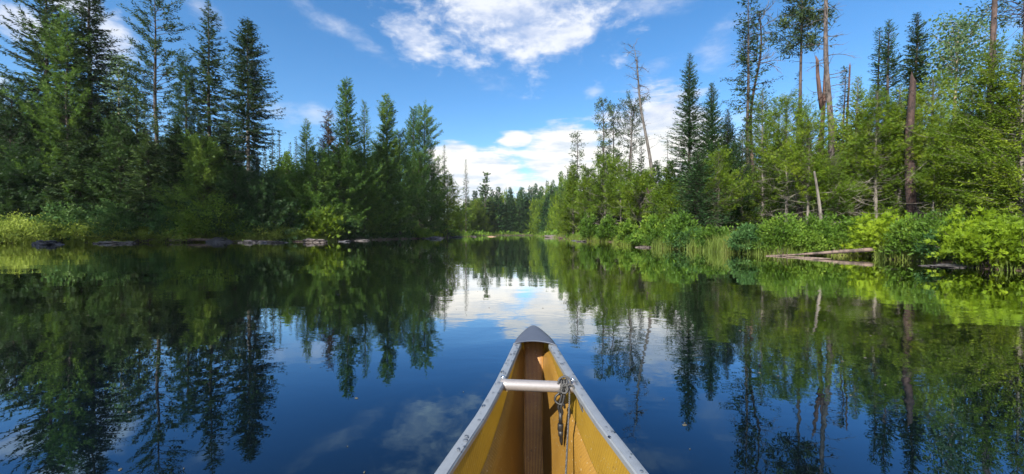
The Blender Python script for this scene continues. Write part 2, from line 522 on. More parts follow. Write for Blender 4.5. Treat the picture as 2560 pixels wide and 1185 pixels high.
_p.inputs['Base Color'].default_value = (0.05, 0.045, 0.03, 1); _p.inputs['Roughness'].default_value = 0.8
tag(link('floating_debris', mesh_np('floating_debris', _v, _f), _m), 'tiny dark specks drifting on the calm water round the canoe', 'floating specks', None, 'stuff')

# ------------------------------------------------------------------ canoe
def kevlar(name, base, dark, axis_i, freq, trans=0.0, tcol=None, weave=0.20, rough=0.42):
    m, nt, p, out = new_mat(name)
    tc = nt.node('ShaderNodeTexCoord')
    x, y, z = nt.sep(tc.outputs['Object'])
    a = (x, y, z)[axis_i]
    st = nt.math('SINE', a * (freq * 2 * math.pi)) * 0.5 + 0.5
    nz = nt.noise(nt.xyz(x, y, z), 9.0, 5, 0.6)
    fine = nt.noise(nt.xyz(x * 40.0, y * 40.0, z * 40.0), 9.0, 2, 0.6)
    f = (st * weave + (nz - 0.5) * 0.9 + (fine - 0.5) * 0.5 + 0.30).clamp()
    col = nt.mixc(f, base, dark)
    spots = nt.noise(nt.xyz(x, y, z), 140.0, 1, 0.5)
    col = nt.mixc(nt.smooth(spots, 0.70, 0.76), col, (0.34, 0.28, 0.18))
    scuff = nt.noise(nt.xyz(x * 3.0, y * 0.6, z * 3.0), 16.0, 6, 0.7)
    col = nt.mixc(nt.smooth(scuff, 0.56, 0.70) * 0.55, col, dark)
    grime = nt.noise(nt.xyz(x, y, z), 60.0, 3, 0.7)
    col = nt.mixc(nt.smooth(grime, 0.64, 0.72) * 0.6, col, (0.075, 0.050, 0.025))
    nt.put(p.inputs['Base Color'], col)
    p.inputs['Roughness'].default_value = rough
    nt.put(p.inputs['Normal'], nt.bump(st, 0.22, 0.0012))
    if trans:
        tr = nt.node('ShaderNodeBsdfTranslucent')
        nt.put(tr.inputs[0], nt.mixc(f, tcol, dark))
        mx = nt.node('ShaderNodeMixShader'); mx.inputs[0].default_value = trans
        nt.l.new(p.outputs[0], mx.inputs[1]); nt.l.new(tr.outputs[0], mx.inputs[2])
        nt.l.new(mx.outputs[0], out.inputs[0])
    return m

def metal(name, col, rough, metallic=0.75, nscale=30.0, namp=0.10):
    m, nt, p, out = new_mat(name)
    tc = nt.node('ShaderNodeTexCoord')
    n = nt.noise(tc.outputs['Object'], nscale, 5, 0.6)
    c2 = tuple(c * 0.86 for c in col)
    nt.put(p.inputs['Base Color'], nt.mixc(nt.smooth(n, 0.4, 0.75), col, c2))
    p.inputs['Metallic'].default_value = metallic
    nt.put(p.inputs['Roughness'], n * namp * 2 + (rough - namp))
    nt.put(p.inputs['Normal'], nt.bump(n, 0.12, 0.002))
    return m

M['hull'] = kevlar('golden_kevlar_hull', (0.31, 0.192, 0.026), (0.165, 0.094, 0.014), 1, 95, 0.32, (0.52, 0.29, 0.012))
M['core'] = kevlar('brown_core_panel', (0.225, 0.125, 0.022), (0.115, 0.060, 0.012), 1, 90, 0.0)
M['strip'] = kevlar('ribbed_stem_strip', (0.62, 0.32, 0.065), (0.12, 0.048, 0.014), 0, 170, 0.0, weave=0.95, rough=0.5)
M['alu'] = metal('satin_aluminium', (0.21, 0.23, 0.255), 0.42, 0.40)
M['alu_bar'] = metal('warm_aluminium_tube', (0.30, 0.275, 0.265), 0.36, 0.5, 60)
M['steel'] = metal('stainless_bolt', (0.75, 0.76, 0.78), 0.18, 1.0)
m, nt, p, out = new_mat('grey_blue_plastic')
tc = nt.node('ShaderNodeTexCoord')
n = nt.noise(tc.outputs['Object'], 220.0, 3, 0.6)
n2 = nt.noise(tc.outputs['Object'], 14.0, 5, 0.6)
nt.put(p.inputs['Base Color'], nt.mixc(n2, (0.034, 0.042, 0.062), (0.058, 0.067, 0.090)))
p.inputs['Roughness'].default_value = 0.5
nt.put(p.inputs['Normal'], nt.bump(n, 0.3, 0.001))
M['cap'] = m
m, nt, p, out = new_mat('water_drop')
gl = nt.node('ShaderNodeBsdfGlossy'); gl.inputs['Roughness'].default_value = 0.03
tp = nt.node('ShaderNodeBsdfTransparent'); tp.inputs[0].default_value = (0.98, 0.98, 0.99, 1)
fz = nt.node('ShaderNodeFresnel'); fz.inputs[0].default_value = 1.4
mx = nt.node('ShaderNodeMixShader')
nt.l.new(fz.outputs[0], mx.inputs[0]); nt.l.new(tp.outputs[0], mx.inputs[1]); nt.l.new(gl.outputs[0], mx.inputs[2])
nt.l.new(mx.outputs[0], out.inputs[0])
M['drop'] = m

canoe = empty('canoe', (0, 0, 0))
canoe.matrix_world = CANOE_M
tag(canoe, 'golden kevlar canoe with aluminium gunwales, its bow pointing up the river', 'canoe')
HY = sorted(set(list(np.linspace(-2.997, 1.70, 70)) + list(np.linspace(1.70, 1.998, 26))))
mb = MB()
NU = 18
rows = []
for y in HY:
    zk, zg = hull_keel(y), hull_sheer(y)
    half = [(hull_half(y) * (k / NU) ** (hull_p(y) * 1.6), zk + (zg - zk) * (k / NU) ** 1.6) for k in range(NU + 1)]
    rows.append([(-a, y, b) for a, b in half[::-1]] + [(a, y, b) for a, b in half[1:]])
mb.grid(rows)
hull = mb.build('hull', M['hull'], canoe)

# core panels on the inside of each flank, with the chamfered upper edge that catches the sun
def crease_z(y): return hull_sheer(y) - interp(y, [0.3, 1.1, 1.5, 1.82, 1.9], [0.17, 0.135, 0.095, 0.055, 0.03])
SH = 0.05
for s in (-1, 1):
    rows = []
    for y in np.linspace(0.2, 1.84, 70):
        zc = crease_z(y)
        zs = hull_z_at(y, SH) if hull_half(y) > SH else hull_sheer(y)
        if zs > zc - 0.02: zs = zc - 0.02
        r = [(s * (hull_x(y, zc) - 0.0015), y, zc)]
        th = interp(y, [0.2, 1.5, 1.84], [0.020, 0.015, 0.006])
        for k in range(1, 11):
            z = (zc - 0.018) + (zs - zc + 0.018) * ((k - 1) / 9.0)
            r.append((s * max(hull_x(y, z) - th, 0.028), y, z))
        rows.append(r if s > 0 else r[::-1])
    m2 = MB().grid(rows)
    m2.build('side_panel', M['core'], canoe)

# ribbed strip that bridges the V of the bow and runs up the stem
rows = []
for y in np.linspace(0.2, 1.90, 80):
    zs = hull_z_at(y, SH) + 0.006 if y < 1.86 else interp(y, [1.86, 1.90], [hull_z_at(1.86, SH) + 0.006, 0.47])
    w = min(SH, hull_half(y)) - interp(y, [1.5, 1.9], [0.001, 0.003])
    r = []
    for k in range(13):
        a = -1 + k / 6.0
        e = 0.010 * (abs(a) > 0.97)
        r.append((w * a, y, zs + 0.004 * (1 - a * a) - e))
    rows.append(r)
MB().grid(rows).build('stem_strip', M['strip'], canoe)

# gunwales: flat-topped aluminium extrusions with rolled edges
GW = 0.029
prof = [(0.004, -0.020), (0.004, -0.003), (0.001, 0.001), (-0.006, 0.0025), (-0.016, 0.003), (-0.026, 0.0025), (-GW + 0.003, 0.001), (-GW, -0.003), (-GW, -0.016), (-GW + 0.003, -0.016), (-GW + 0.004, -0.004), (0.0, -0.006)]
gun = {}
for s in (-1, 1):
    rows = []
    for y in np.linspace(-2.70, 1.735, 90):
        hw, zg = hull_half(y), hull_sheer(y)
        d = 0.01
        sl = (hull_half(y + d) - hull_half(y - d)) / (2 * d)
        ln = math.hypot(1, sl)
        nx, ny = s / ln, -sl / ln
        r = [(s * hw + nx * a, y + ny * a, zg + b) for a, b in prof]
        rows.append(r if s > 0 else r[::-1])
    b = MB().grid(rows, closed=True)
    nn = len(prof)
    b.f.append(tuple(range(nn))); b.f.append(tuple(range(len(b.v) - nn, len(b.v)))[::-1])
    g = b.build('gunwale', M['alu'], canoe, smooth=False)
    gun[s] = g
    # rain beads standing on the rail
    rnd = random.Random(5 + s)
    db = MB()
    for i in range(110 if s < 0 else 60):
        y = 0.55 + 1.15 * rnd.random() ** 0.8
        a = -0.003 - rnd.random() * 0.026
        r = (0.0013 + 0.0048 * rnd.random() ** 3)
        hw, zg = hull_half(y), hull_sheer(y)
        cx, cy, cz = s * (hw + a), y, zg + 0.0027 - 0.0005 * abs(a + 0.015) / 0.015
        sx, sy, an = r * rnd.uniform(0.8, 1.2), r * rnd.uniform(0.8, 1.8), rnd.uniform(-0.6, 0.6)
        b0 = len(db.v)
        nseg = 8
        for ring, (rr, hh) in enumerate(((1.0, 0.0), (0.86, 0.34), (0.5, 0.56))):
            for k in range(nseg):
                t = 2 * math.pi * k / nseg
                ux, uy = sx * rr * math.cos(t), sy * rr * math.sin(t) * (1 + 0.25 * math.sin(t * 2 + i))
                db.v.append(Vector((cx + ux * math.cos(an) - uy * math.sin(an), cy + ux * math.sin(an) + uy * math.cos(an), cz + hh * r)))
        db.v.append(Vector((cx, cy, cz + 0.62 * r)))
        for ring in range(2):
            for k in range(nseg):
                k1 = (k + 1) % nseg
                db.f.append((b0 + ring * nseg + k, b0 + ring * nseg + k1, b0 + (ring + 1) * nseg + k1, b0 + (ring + 1) * nseg + k))
        for k in range(nseg):
            db.f.append((b0 + 2 * nseg + k, b0 + 2 * nseg + (k + 1) % nseg, b0 + 3 * nseg))
        db.f.append(tuple(b0 + k for k in range(nseg))[::-1])
    tag(db.build('rain_beads', M['drop'], g), kind='stuff')
    # bolt with washer above the carrying bar
    y = 1.365
    c = Vector((s * (hull_half(y) - 0.017), y, hull_sheer(y) + 0.003))
    bb = MB()
    bb.tube([c, c + Vector((0, 0, 0.0016))], [0.0085, 0.0085], 20)
    bb.tube([c + Vector((0, 0, 0.0016)), c + Vector((0, 0, 0.0040)), c + Vector((0, 0, 0.0058))], [0.0060, 0.0058, 0.0036], 14)
    bb.build('bolt', M['steel'], canoe)
    # the bolt's nut under the rail end of the bar
    n0 = Vector((s * (hull_half(1.34) - 0.034), 1.345, hull_sheer(1.34) - 0.034))
    MB().tube([n0, n0 + Vector((0, 0, 0.016))], [0.006, 0.006], 6).build('nut', M['steel'], canoe, smooth=False)

# carrying bar
yb = 1.34
zb_ = hull_sheer(yb) - 0.012
MB().tube([(-hull_half(yb) + 0.014 + i * (2 * hull_half(yb) - 0.028) / 12.0, yb, zb_) for i in range(13)], 0.0185, 24).build('carrying_bar', M['alu_bar'], canoe)

# moulded bow cap
rows = []
NC = 16
ys = [1.728, 1.73, 1.75, 1.78, 1.82, 1.86, 1.90, 1.94, 1.965, 1.985, 2.0, 2.010, 2.014]
for y in ys:
    w = interp(y, [1.728, 1.80, 1.85, 1.90, 1.94, 1.97, 1.99, 2.005, 2.014], [0.0925, 0.078, 0.066, 0.051, 0.039, 0.028, 0.019, 0.009, 0.001])
    zt = interp(y, [1.73, 2.0, 2.016], [hull_sheer(1.73), 0.482, 0.470])
    cr = 0.011 * min(1.0, w / 0.05)
    r = []
    for k in range(NC + 1):
        a = -1 + 2 * k / NC
        # ends of the row hang down as a skirt over the rail
        if k in (0, NC): r.append((w * a * 1.0, y - 0.016 * (y < 1.76), zt - 0.026))
        elif k in (1, NC - 1): r.append((w * (1 if a > 0 else -1), y - 0.016 * (y < 1.76), zt - 0.002))
        else:
            aa = a * NC / (NC - 4.0)
            aa = max(-1, min(1, aa))
            r.append((w * aa * 0.985, y - 0.016 * (y < 1.76) * aa * aa, zt + 0.004 + cr * (1 - aa * aa) ** 0.8))
    rows.append(r)
cap = MB().grid(rows)
cap.f.append(tuple(range(len(cap.v) - NC - 1, len(cap.v))))
# rolled rear lip of the cap
lip = [Vector(p) for p in rows[0]]
cap.tube([p + Vector((0, -0.001, -0.002)) for p in lip], 0.0032, 8)
cap.build('bow_cap', M['cap'], canoe)

# ---- bow rope, tied to the carrying bar
m, nt, p, out = new_mat('braided_cord')
tc = nt.node('ShaderNodeTexCoord')
x, y, z = nt.sep(tc.outputs['Object'])
br = nt.math('SINE', (x + y * 0.8 + z) * 1100.0) * nt.math('SINE', (x - z * 1.0 + y * 0.5) * 900.0)
nt.put(p.inputs['Base Color'], nt.mixc(nt.smooth(br, 0.05, 0.5), (0.004, 0.004, 0.0045), (0.12, 0.117, 0.112)))
p.inputs['Roughness'].default_value = 0.8
M['cord'] = m
m, nt, p, out = new_mat('black_cord')
tc = nt.node('ShaderNodeTexCoord')
n = nt.noise(tc.outputs['Object'], 400, 2)
nt.put(p.inputs['Base Color'], nt.mixc(n, (0.003, 0.003, 0.0035), (0.014, 0.0135, 0.013)))
p.inputs['Roughness'].default_value = 0.55
M['black'] = m

def spline(pts, n=10):
    pts = [Vector(q) for q in pts]
    P = [pts[0] * 2 - pts[1]] + pts + [pts[-1] * 2 - pts[-2]]
    o = []
    for i in range(1, len(P) - 2):
        for k in range(n):
            t = k / n
            o.append(0.5 * ((2 * P[i]) + (P[i + 1] - P[i - 1]) * t + (2 * P[i - 1] - 5 * P[i] + 4 * P[i + 1] - P[i + 2]) * t * t + (3 * P[i] - P[i - 1] - 3 * P[i + 1] + P[i + 2]) * t ** 3))
    return o + [pts[-1]]

kx, ky, kz = hull_half(yb) - 0.056, yb, zb_
rope = empty('bow_rope', CANOE_M @ Vector((kx, ky, kz)))
rope.rotation_euler = CANOE_M.to_euler()
tag(rope, 'black and white braided rope knotted round the carrying bar inside the bow', 'rope')
rc = 0.0037
kn = MB()
for j, off in enumerate((-0.010, -0.001, 0.008)):          # turns round the bar
    kn.tube([(off + 0.003 * math.sin(t), 0.0235 * math.cos(t), 0.0235 * math.sin(t)) for t in np.linspace(0, 2 * math.pi, 25)], rc, 8)
kn.tube(spline([(-0.014, -0.020, -0.012), (-0.010, -0.029, 0.008), (0.002, -0.026, 0.020), (0.012, -0.030, 0.006), (0.004, -0.033, -0.008), (-0.008, -0.031, -0.004), (-0.004, -0.027, 0.012), (0.010, -0.026, 0.014)], 8), rc, 8)
kn.tube(spline([(-0.018, -0.012, 0.014), (-0.014, -0.010, 0.030), (0.004, -0.008, 0.038), (0.020, -0.012, 0.030), (0.022, -0.020, 0.012)], 8), rc, 8)
kn.build('knot', M['cord'], rope)
tl = MB().tube(spline([(0.006, -0.028, 0.012), (0.022, -0.024, 0.018), (0.036, -0.030, 0.004), (0.046, -0.045, -0.022), (0.056, -0.058, -0.048), (0.064, -0.062, -0.058)], 8), rc, 8)
tl.build('tail', M['cord'], rope)
fr = MB()
for i in range(7):
    t = 2 * math.pi * i / 7
    fr.tube([(0.062, -0.061, -0.056), (0.067 + 0.004 * math.cos(t), -0.064, -0.064 + 0.004 * math.sin(t))], [0.0018, 0.0005], 5)
fr.build('frayed_end', M['cord'], rope)
hl = MB().tube(spline([(0.014, -0.020, 0.012), (0.018, -0.030, -0.010), (0.015, -0.055, -0.055), (0.006, -0.11, -0.115), (-0.006, -0.19, -0.185), (-0.03, -0.34, -0.30)], 8), 0.0030, 8)
hl.build('hanging_line', M['cord'], rope)
lp = MB()
for dx, dy in ((-0.006, -0.022), (0.002, -0.029)):          # the rope doubled back on itself below the knot
    lp.tube(spline([(dx, dy, -0.016), (dx - 0.004, dy - 0.002, -0.036), (dx - 0.010, dy - 0.003, -0.056), (dx - 0.006, dy - 0.003, -0.072), (-0.009, -0.029, -0.088)], 8), 0.0046, 8)
lp.tube(spline([(-0.014, -0.020, -0.014), (-0.026, -0.022, -0.024), (-0.027, -0.024, -0.038), (-0.014, -0.030, -0.046), (0.000, -0.032, -0.044), (0.004, -0.028, -0.058)], 8), 0.0040, 8)
lp.build('loop', M['black'], rope)
gp = MB()
gp.tube([(-0.009, -0.029, -0.074), (-0.008, -0.029, -0.112)], [0.0062, 0.0070], 12)
gp.tube([(-0.008, -0.029, -0.110), (-0.008, -0.029, -0.113), (-0.008, -0.029, -0.130), (-0.007, -0.029, -0.133)], [0.0085, 0.0098, 0.0098, 0.0080], 16)
gp.tube([(-0.007, -0.029, -0.133), (-0.006, -0.029, -0.150), (-0.005, -0.029, -0.152), (-0.004, -0.029, -0.166), (-0.002, -0.029, -0.180)], [0.0085, 0.0082, 0.0060, 0.0062, 0.0030], 12)
gp.build('cord_grip', M['black'], rope)

# ------------------------------------------------------------------ foliage generators
def kites(C, U, V):
    """leaf sprays: four-cornered blades from C along U with half-width V"""
    n = len(C)
    v = np.empty((n, 4, 3), np.float32)
    v[:, 0] = C
    v[:, 1] = C + U * 0.48 + V
    v[:, 2] = C + U
    v[:, 3] = C + U * 0.42 - V
    return v.reshape(-1, 3)

def unit(a): return a / np.maximum(np.linalg.norm(a, axis=1, keepdims=True), 1e-9)

BASE = dict(cb=0.06, nb=330, pe=0.9, low=0.12, rag=0.35, lobe=0.15, gap=0.0, st=0.5, sb=-0.25, cv=0.15, smin=0.12, pm=7.0,
            sl=0.42, sw=0.17, jit=0.05, wo=0.75, ws=0.75, wu=0.0, wr=0.25, roll=0.35, taper=0.45, spow=1.0, lean=0.0, wig=0.0, tip=0.02, fan=0)
STY = {
    'spruce': dict(nb=400, pe=0.78, rag=0.42, st=0.35, sb=-0.42, cv=0.22, pm=15, sl=0.50, sw=0.10, roll=0.9, wu=-0.28, wr=0.3, low=0.10, lobe=0.25),
    'spruce_limby': dict(nb=300, pe=0.62, rag=0.55, st=0.5, sb=-0.22, cv=0.20, pm=18, sl=0.55, sw=0.10, roll=0.9, wu=-0.25, wr=0.3, gap=0.12, lobe=0.38),
    'spruce_open': dict(nb=135, pe=0.50, rag=0.45, st=0.55, sb=0.10, cv=0.10, pm=26, sl=0.46, sw=0.11, roll=0.9, wu=-0.12, wr=0.45, gap=0.15, lobe=0.4, smin=0.32, jit=0.12),
    'spruce_thin': dict(nb=84, pe=0.42, rag=0.50, st=0.3, sb=-0.30, cv=0.25, pm=46, sl=0.34, sw=0.13, roll=0.9, wu=-0.15, wr=0.5, gap=0.22, lobe=0.45, smin=0.2, jit=0.09),
    'fir': dict(nb=360, pe=0.85, rag=0.30, st=0.55, sb=-0.14, cv=0.12, pm=20, sl=0.32, sw=0.10, roll=0.6, wu=0.05, wr=0.22, lobe=0.15, low=0.06),
    'cedar': dict(nb=330, pe=0.72, rag=0.50, st=0.55, sb=-0.10, cv=0.35, pm=16, sl=0.34, sw=0.085, wo=0.7, ws=0.5, wu=-0.18, wr=0.42, jit=0.12, smin=0.40, taper=0.2, lobe=0.38, low=0.05, cb=0.03, fan=4, tip=0.07),
    'cedar_cone': dict(nb=400, pe=0.72, rag=0.38, st=0.50, sb=-0.15, cv=0.25, pm=24, sl=0.26, sw=0.13, roll=1.0, wo=0.7, ws=0.6, wu=-0.10, wr=0.45, lobe=0.32, jit=0.07, low=0.05, cb=0.03, tip=0.04, smin=0.25),
    'cedar_tall': dict(nb=330, pe=0.66, rag=0.50, st=0.45, sb=0.0, cv=0.4, pm=21.0, sl=0.34, sw=0.09, wo=0.7, ws=0.5, wu=-0.18, wr=0.36, jit=0.13, smin=0.40, taper=0.2, lobe=0.34, low=0.05, gap=0.02, fan=4, tip=0.09),
    'cedar_twiggy': dict(nb=260, pe=0.62, rag=0.55, st=0.7, sb=-0.15, cv=0.35, pm=18, sl=0.32, sw=0.085, wo=0.7, ws=0.5, wu=-0.15, wr=0.38, jit=0.12, smin=0.45, taper=0.2, lobe=0.45, low=0.25, cb=0.28, gap=0.08, fan=4, tip=0.07),
    'pine': dict(nb=80, pe=0.28, rag=0.55, st=0.8, sb=0.15, cv=0.10, pm=34, sl=0.30, sw=0.09, wo=0.5, ws=0.5, wu=0.2, wr=0.9, roll=1.0, jit=0.18, smin=0.55, taper=0.1, lobe=0.5, cb=0.45, low=0.25, gap=0.1),
    'birch': dict(nb=180, pe=0.40, rag=0.45, st=1.0, sb=0.35, cv=-0.12, pm=11, sl=0.20, sw=0.24, wo=0.4, ws=0.4, wu=-0.2, wr=1.0, roll=1.0, jit=0.30, smin=0.35, taper=0.0, lobe=0.4, cb=0.35, low=0.35),
    'far': dict(nb=190, pe=0.62, rag=0.45, st=0.35, sb=-0.30, cv=0.2, pm=5.5, sl=1.0, sw=0.16, wr=0.4, roll=0.8, lobe=0.35, low=0.08),
}
WIDE = {'cedar_cone': 1.45, 'spruce': 1.42, 'spruce_limby': 1.35, 'spruce_open': 1.3, 'spruce_thin': 1.35, 'fir': 1.4, 'cedar': 1.5, 'cedar_tall': 1.4, 'cedar_twiggy': 1.55, 'pine': 1.2, 'birch': 1.1, 'far': 1.3}

DENSE = 1.9
def crown_arrays(h, R, seed, style, over=None):
    st = dict(BASE); st.update(STY[style]); st.update(over or {})
    rs = np.random.RandomState(seed)
    B = int(st['nb'])
    q = (np.arange(B) + rs.rand(B)) / B
    q = q ** 0.92
    t = 1 - q
    z = h * (st['cb'] + (1 - st['cb']) * q)
    phi = np.arange(B) * 2.39996 + rs.rand(B) * 1.2
    rad = R * np.power(t + st['tip'], st['pe']) * np.minimum(1, q / st['low'] * 0.6 + 0.4)
    lob = 1 + st['lobe'] * (np.sin(phi * 2 + z * 0.9 + seed) * 0.6 + np.sin(z * 2.1 + phi + seed * 1.7) * 0.5 + np.sin(z * 0.8 + seed * 0.37) * 0.5)
    L = rad * lob * (1 - st['rag'] * rs.rand(B) ** 1.3) * (1 + 0.10 * rs.randn(B))
    L = np.maximum(L, 0.12 + 0.05 * rs.rand(B))
    keepb = rs.rand(B) >= st['gap']
    q, t, z, phi, L = q[keepb], t[keepb], z[keepb], phi[keepb], L[keepb]
    B = len(q)
    a = st['st'] * (1 - t) + st['sb'] * t + 0.15 * rs.randn(B)
    cvv = st['cv'] * (0.6 + 0.8 * rs.rand(B))
    D = np.stack([np.cos(phi), np.sin(phi), np.zeros(B)], 1)
    Pp = np.stack([-np.sin(phi), np.cos(phi), np.zeros(B)], 1)
    lean = np.stack([st['lean'] * (z / h) ** 1.3 + st['wig'] * np.sin(z * 0.5), np.zeros(B), np.zeros(B)], 1)
    n = np.maximum(4, (L * st['pm'] * DENSE * (1 - 0.4 * st['smin'])).astype(int))
    idx = np.repeat(np.arange(B), n)
    K = len(idx)
    s = st['smin'] + (1.03 - st['smin']) * rs.rand(K) ** st['spow']
    Ls = L[idx]
    C = lean[idx] + D[idx] * (Ls * s)[:, None]
    C[:, 2] += z[idx] + a[idx] * Ls * s + cvv[idx] * Ls * s * s
    jit = st['jit'] * np.minimum(1.0, Ls / 1.2)
    C += rs.randn(K, 3) * jit[:, None]
    side = np.where(rs.rand(K) < 0.16, 0, np.where(rs.rand(K) < 0.5, -1, 1)).astype(float)
    slope = (a + cvv * 1.2)[idx]
    U = D[idx] * st['wo'] + Pp[idx] * (side * st['ws'])[:, None]
    U[:, 2] += slope * 0.6 + st['wu']
    U = unit(U + rs.randn(K, 3) * st['wr'])
    ln = st['sl'] * (0.55 + 0.75 * rs.rand(K)) * (1 - st['taper'] * s) * np.minimum(1.0, 0.45 + Ls / 1.6)
    W = np.cross(U, np.stack([rs.randn(K) * st['roll'], rs.randn(K) * st['roll'], np.ones(K)], 1))
    W = unit(W) * (ln * st['sw'] * 1.25 * (0.7 + 0.6 * rs.rand(K)))[:, None]
    if st['fan']:
        # flat fern-like fronds: narrow leaflets along a short axis, all in one plane
        k = int(st['fan'])
        Nn = unit(np.cross(U, rs.randn(K, 3) + np.array([0, 0, 0.25])))
        Sd = np.cross(Nn, U)
        Cs, Us, Ws = [], [], []
        for j in range(k):
            aj = (j - (k - 1) / 2.0) / max(1, (k - 1) / 2.0) * 0.95 + rs.randn(K) * 0.12
            Uj = U * np.cos(aj)[:, None] + Sd * np.sin(aj)[:, None]
            lj = ln * (1.0 - 0.42 * np.abs(aj)) * (0.8 + 0.4 * rs.rand(K))
            Cs.append(C + U * (ln * 0.30 * (1 - abs(j - (k - 1) / 2.0) / k))[:, None])
            Us.append(Uj * lj[:, None])
            Ws.append(np.cross(Nn, Uj) * (lj * st['sw'])[:, None])
        C, U, W = np.concatenate(Cs), np.concatenate(Us), np.concatenate(Ws)
        idx = np.tile(idx, k)
    else:
        U = U * ln[:, None]
    # leader
    nl = 10
    Cl = np.stack([st['lean'] + rs.randn(nl) * 0.02, rs.randn(nl) * 0.02, h * (0.975 + 0.028 * rs.rand(nl))], 1)
    Ul = unit(np.stack([rs.randn(nl) * 0.5, rs.randn(nl) * 0.5, 0.4 + rs.rand(nl)], 1)) * st['sl'] * 0.5
    Wl = unit(np.cross(Ul, rs.randn(nl, 3))) * st['sl'] * 0.06
    v = np.concatenate([kites(C, U, W), kites(Cl, Ul, Wl)])
    # one tint per branch, varied per spray
    tb = rs.rand(B)
    fr = rs.rand(K)
    if st['fan']: fr = np.tile(fr, int(st['fan']))
    tint = np.concatenate([np.clip(tb[idx] * 0.75 + fr * 0.25, 0, 1), np.full(nl, 0.6)])
    sticks = dict(z=z, D=D, L=L, a=a, cv=cvv, lean=lean)
    return v, tint, sticks

def stick_arrays(sticks, h, frac=0.9, r0=0.02, every=1):
    """limbs under the sprays: three-sided sticks in two bent pieces"""
    sel = np.arange(0, len(sticks['L']), every)
    z, D, L, a, cv, ln = (sticks[k][sel] for k in ('z', 'D', 'L', 'a', 'cv', 'lean'))
    rings = []
    for s, rr in ((0.0, 1.0), (0.5 * frac, 0.6), (frac, 0.15)):
        c = ln + D * (L * s)[:, None]
        c[:, 2] += z + a * L * s + cv * L * s * s
        r = r0 * rr * (0.5 + np.minimum(L, 3) / 3)
        ring = []
        for k in range(3):
            an = 2.094 * k
            P = np.stack([-D[:, 1], D[:, 0], np.zeros(len(z))], 1)
            off = P * (math.cos(an) * r)[:, None]
            off[:, 2] += math.sin(an) * r
            ring.append(c + off)
        rings.append(np.stack(ring, 1))
    V = np.stack(rings, 1)                      # B,3,3,3
    n = len(z)
    v = V.reshape(-1, 3)
    f = []
    base = (np.arange(n) * 9)[:, None]
    for ri in range(2):
        for k in range(3):
            k1 = (k + 1) % 3
            f.append(base + np.array([ri * 3 + k, ri * 3 + k1, ri * 3 + 3 + k1, ri * 3 + 3 + k])[None])
    return v, np.concatenate(f)

def trunk_arrays(h, r0, seed, lean=0.0, wig=0.05, top=0.06, n=8, ring=14, zb=-0.5, wiglow=0.0, jag=0.0):
    rs = np.random.RandomState(seed + 99)
    zs = np.linspace(0, 1, ring)
    ph = rs.rand(4) * 6.28
    v = []
    for i, t in enumerate(zs):
        z = zb + (h - zb) * t
        r = r0 * (1 - t) ** 0.75 * (1 - top) + r0 * top + r0 * 0.35 * math.exp(-max(z, 0) * 1.6)
        cx = lean * max(0, z / h) ** 1.3 + wig * math.sin(z * 0.55 + ph[0])
        cy = wig * math.sin(z * 0.48 + ph[1])
        for k in range(n):
            an = 6.2832 * k / n
            rr = r * (1 + 0.10 * math.sin(an * 3 + ph[2] + z) + 0.05 * rs.randn())
            zz = z + (jag * rs.rand() * (1 + math.sin(an * 2)) if i == ring - 1 else 0)
            v.append((cx + rr * math.cos(an), cy + rr * math.sin(an), zz))
    f = []
    for i in range(ring - 1):
        for k in range(n):
            a0, a1 = i * n + k, i * n + (k + 1) % n
            f.append((a0, a1, a1 + n, a0 + n))
    return np.array(v), np.array(f)

def join(parts):
    vs, fs, o = [], [], 0
    for v, f in parts:
        vs.append(v); fs.append(f + o); o += len(v)
    return np.concatenate(vs), np.concatenate(fs)

def dead_limbs(h, z0, z1, n, L, seed, r0=0.014, curl=0.3, up=0.1, twigs=3, lean=0.0, n_side=4, wander=0.16):
    """bare branches: bent tapering sticks with finer twigs"""
    rnd = random.Random(seed)
    mb = MB()
    for i in range(n):
        z = z0 + (z1 - z0) * (i + rnd.random()) / n
        an = rnd.random() * 6.283
        l = L * rnd.uniform(0.35, 1.0)
        d = Vector((math.cos(an), math.sin(an), up + rnd.uniform(-0.25, 0.25))).normalized()
        p = Vector((lean * max(0, z / h) ** 1.3, 0, z))
        pts = [p.copy()]; m = 6
        c = rnd.uniform(-curl, curl * 1.2)
        for k in range(m):
            d = (d + Vector((rnd.uniform(-wander, wander), rnd.uniform(-wander, wander), c / m * 2 + rnd.uniform(-wander * .6, wander * .6)))).normalized()
            p = p + d * (l / m)
            pts.append(p.copy())
        r = r0 * (0.6 + 0.5 * l / L)
        mb.tube(pts, [r * (1 - 0.85 * k / m) for k in range(m + 1)], n_side, caps=False)
        for k in range(twigs):
            j = rnd.randint(2, m - 1)
            dd = (pts[j + 1] - pts[j]).normalized()
            dd = (dd + Vector((rnd.uniform(-1, 1), rnd.uniform(-1, 1), rnd.uniform(-0.7, 0.7)))).normalized()
            q = pts[j].copy(); tw = [q.copy()]
            for w in range(3):
                dd = (dd + Vector((rnd.uniform(-.3, .3), rnd.uniform(-.3, .3), rnd.uniform(-.2, .3)))).normalized()
                q = q + dd * l * rnd.uniform(0.08, 0.16); tw.append(q.copy())
            mb.tube(tw, [r * 0.45, r * 0.35, r * 0.25, r * 0.1], 3, caps=False)
    return mb

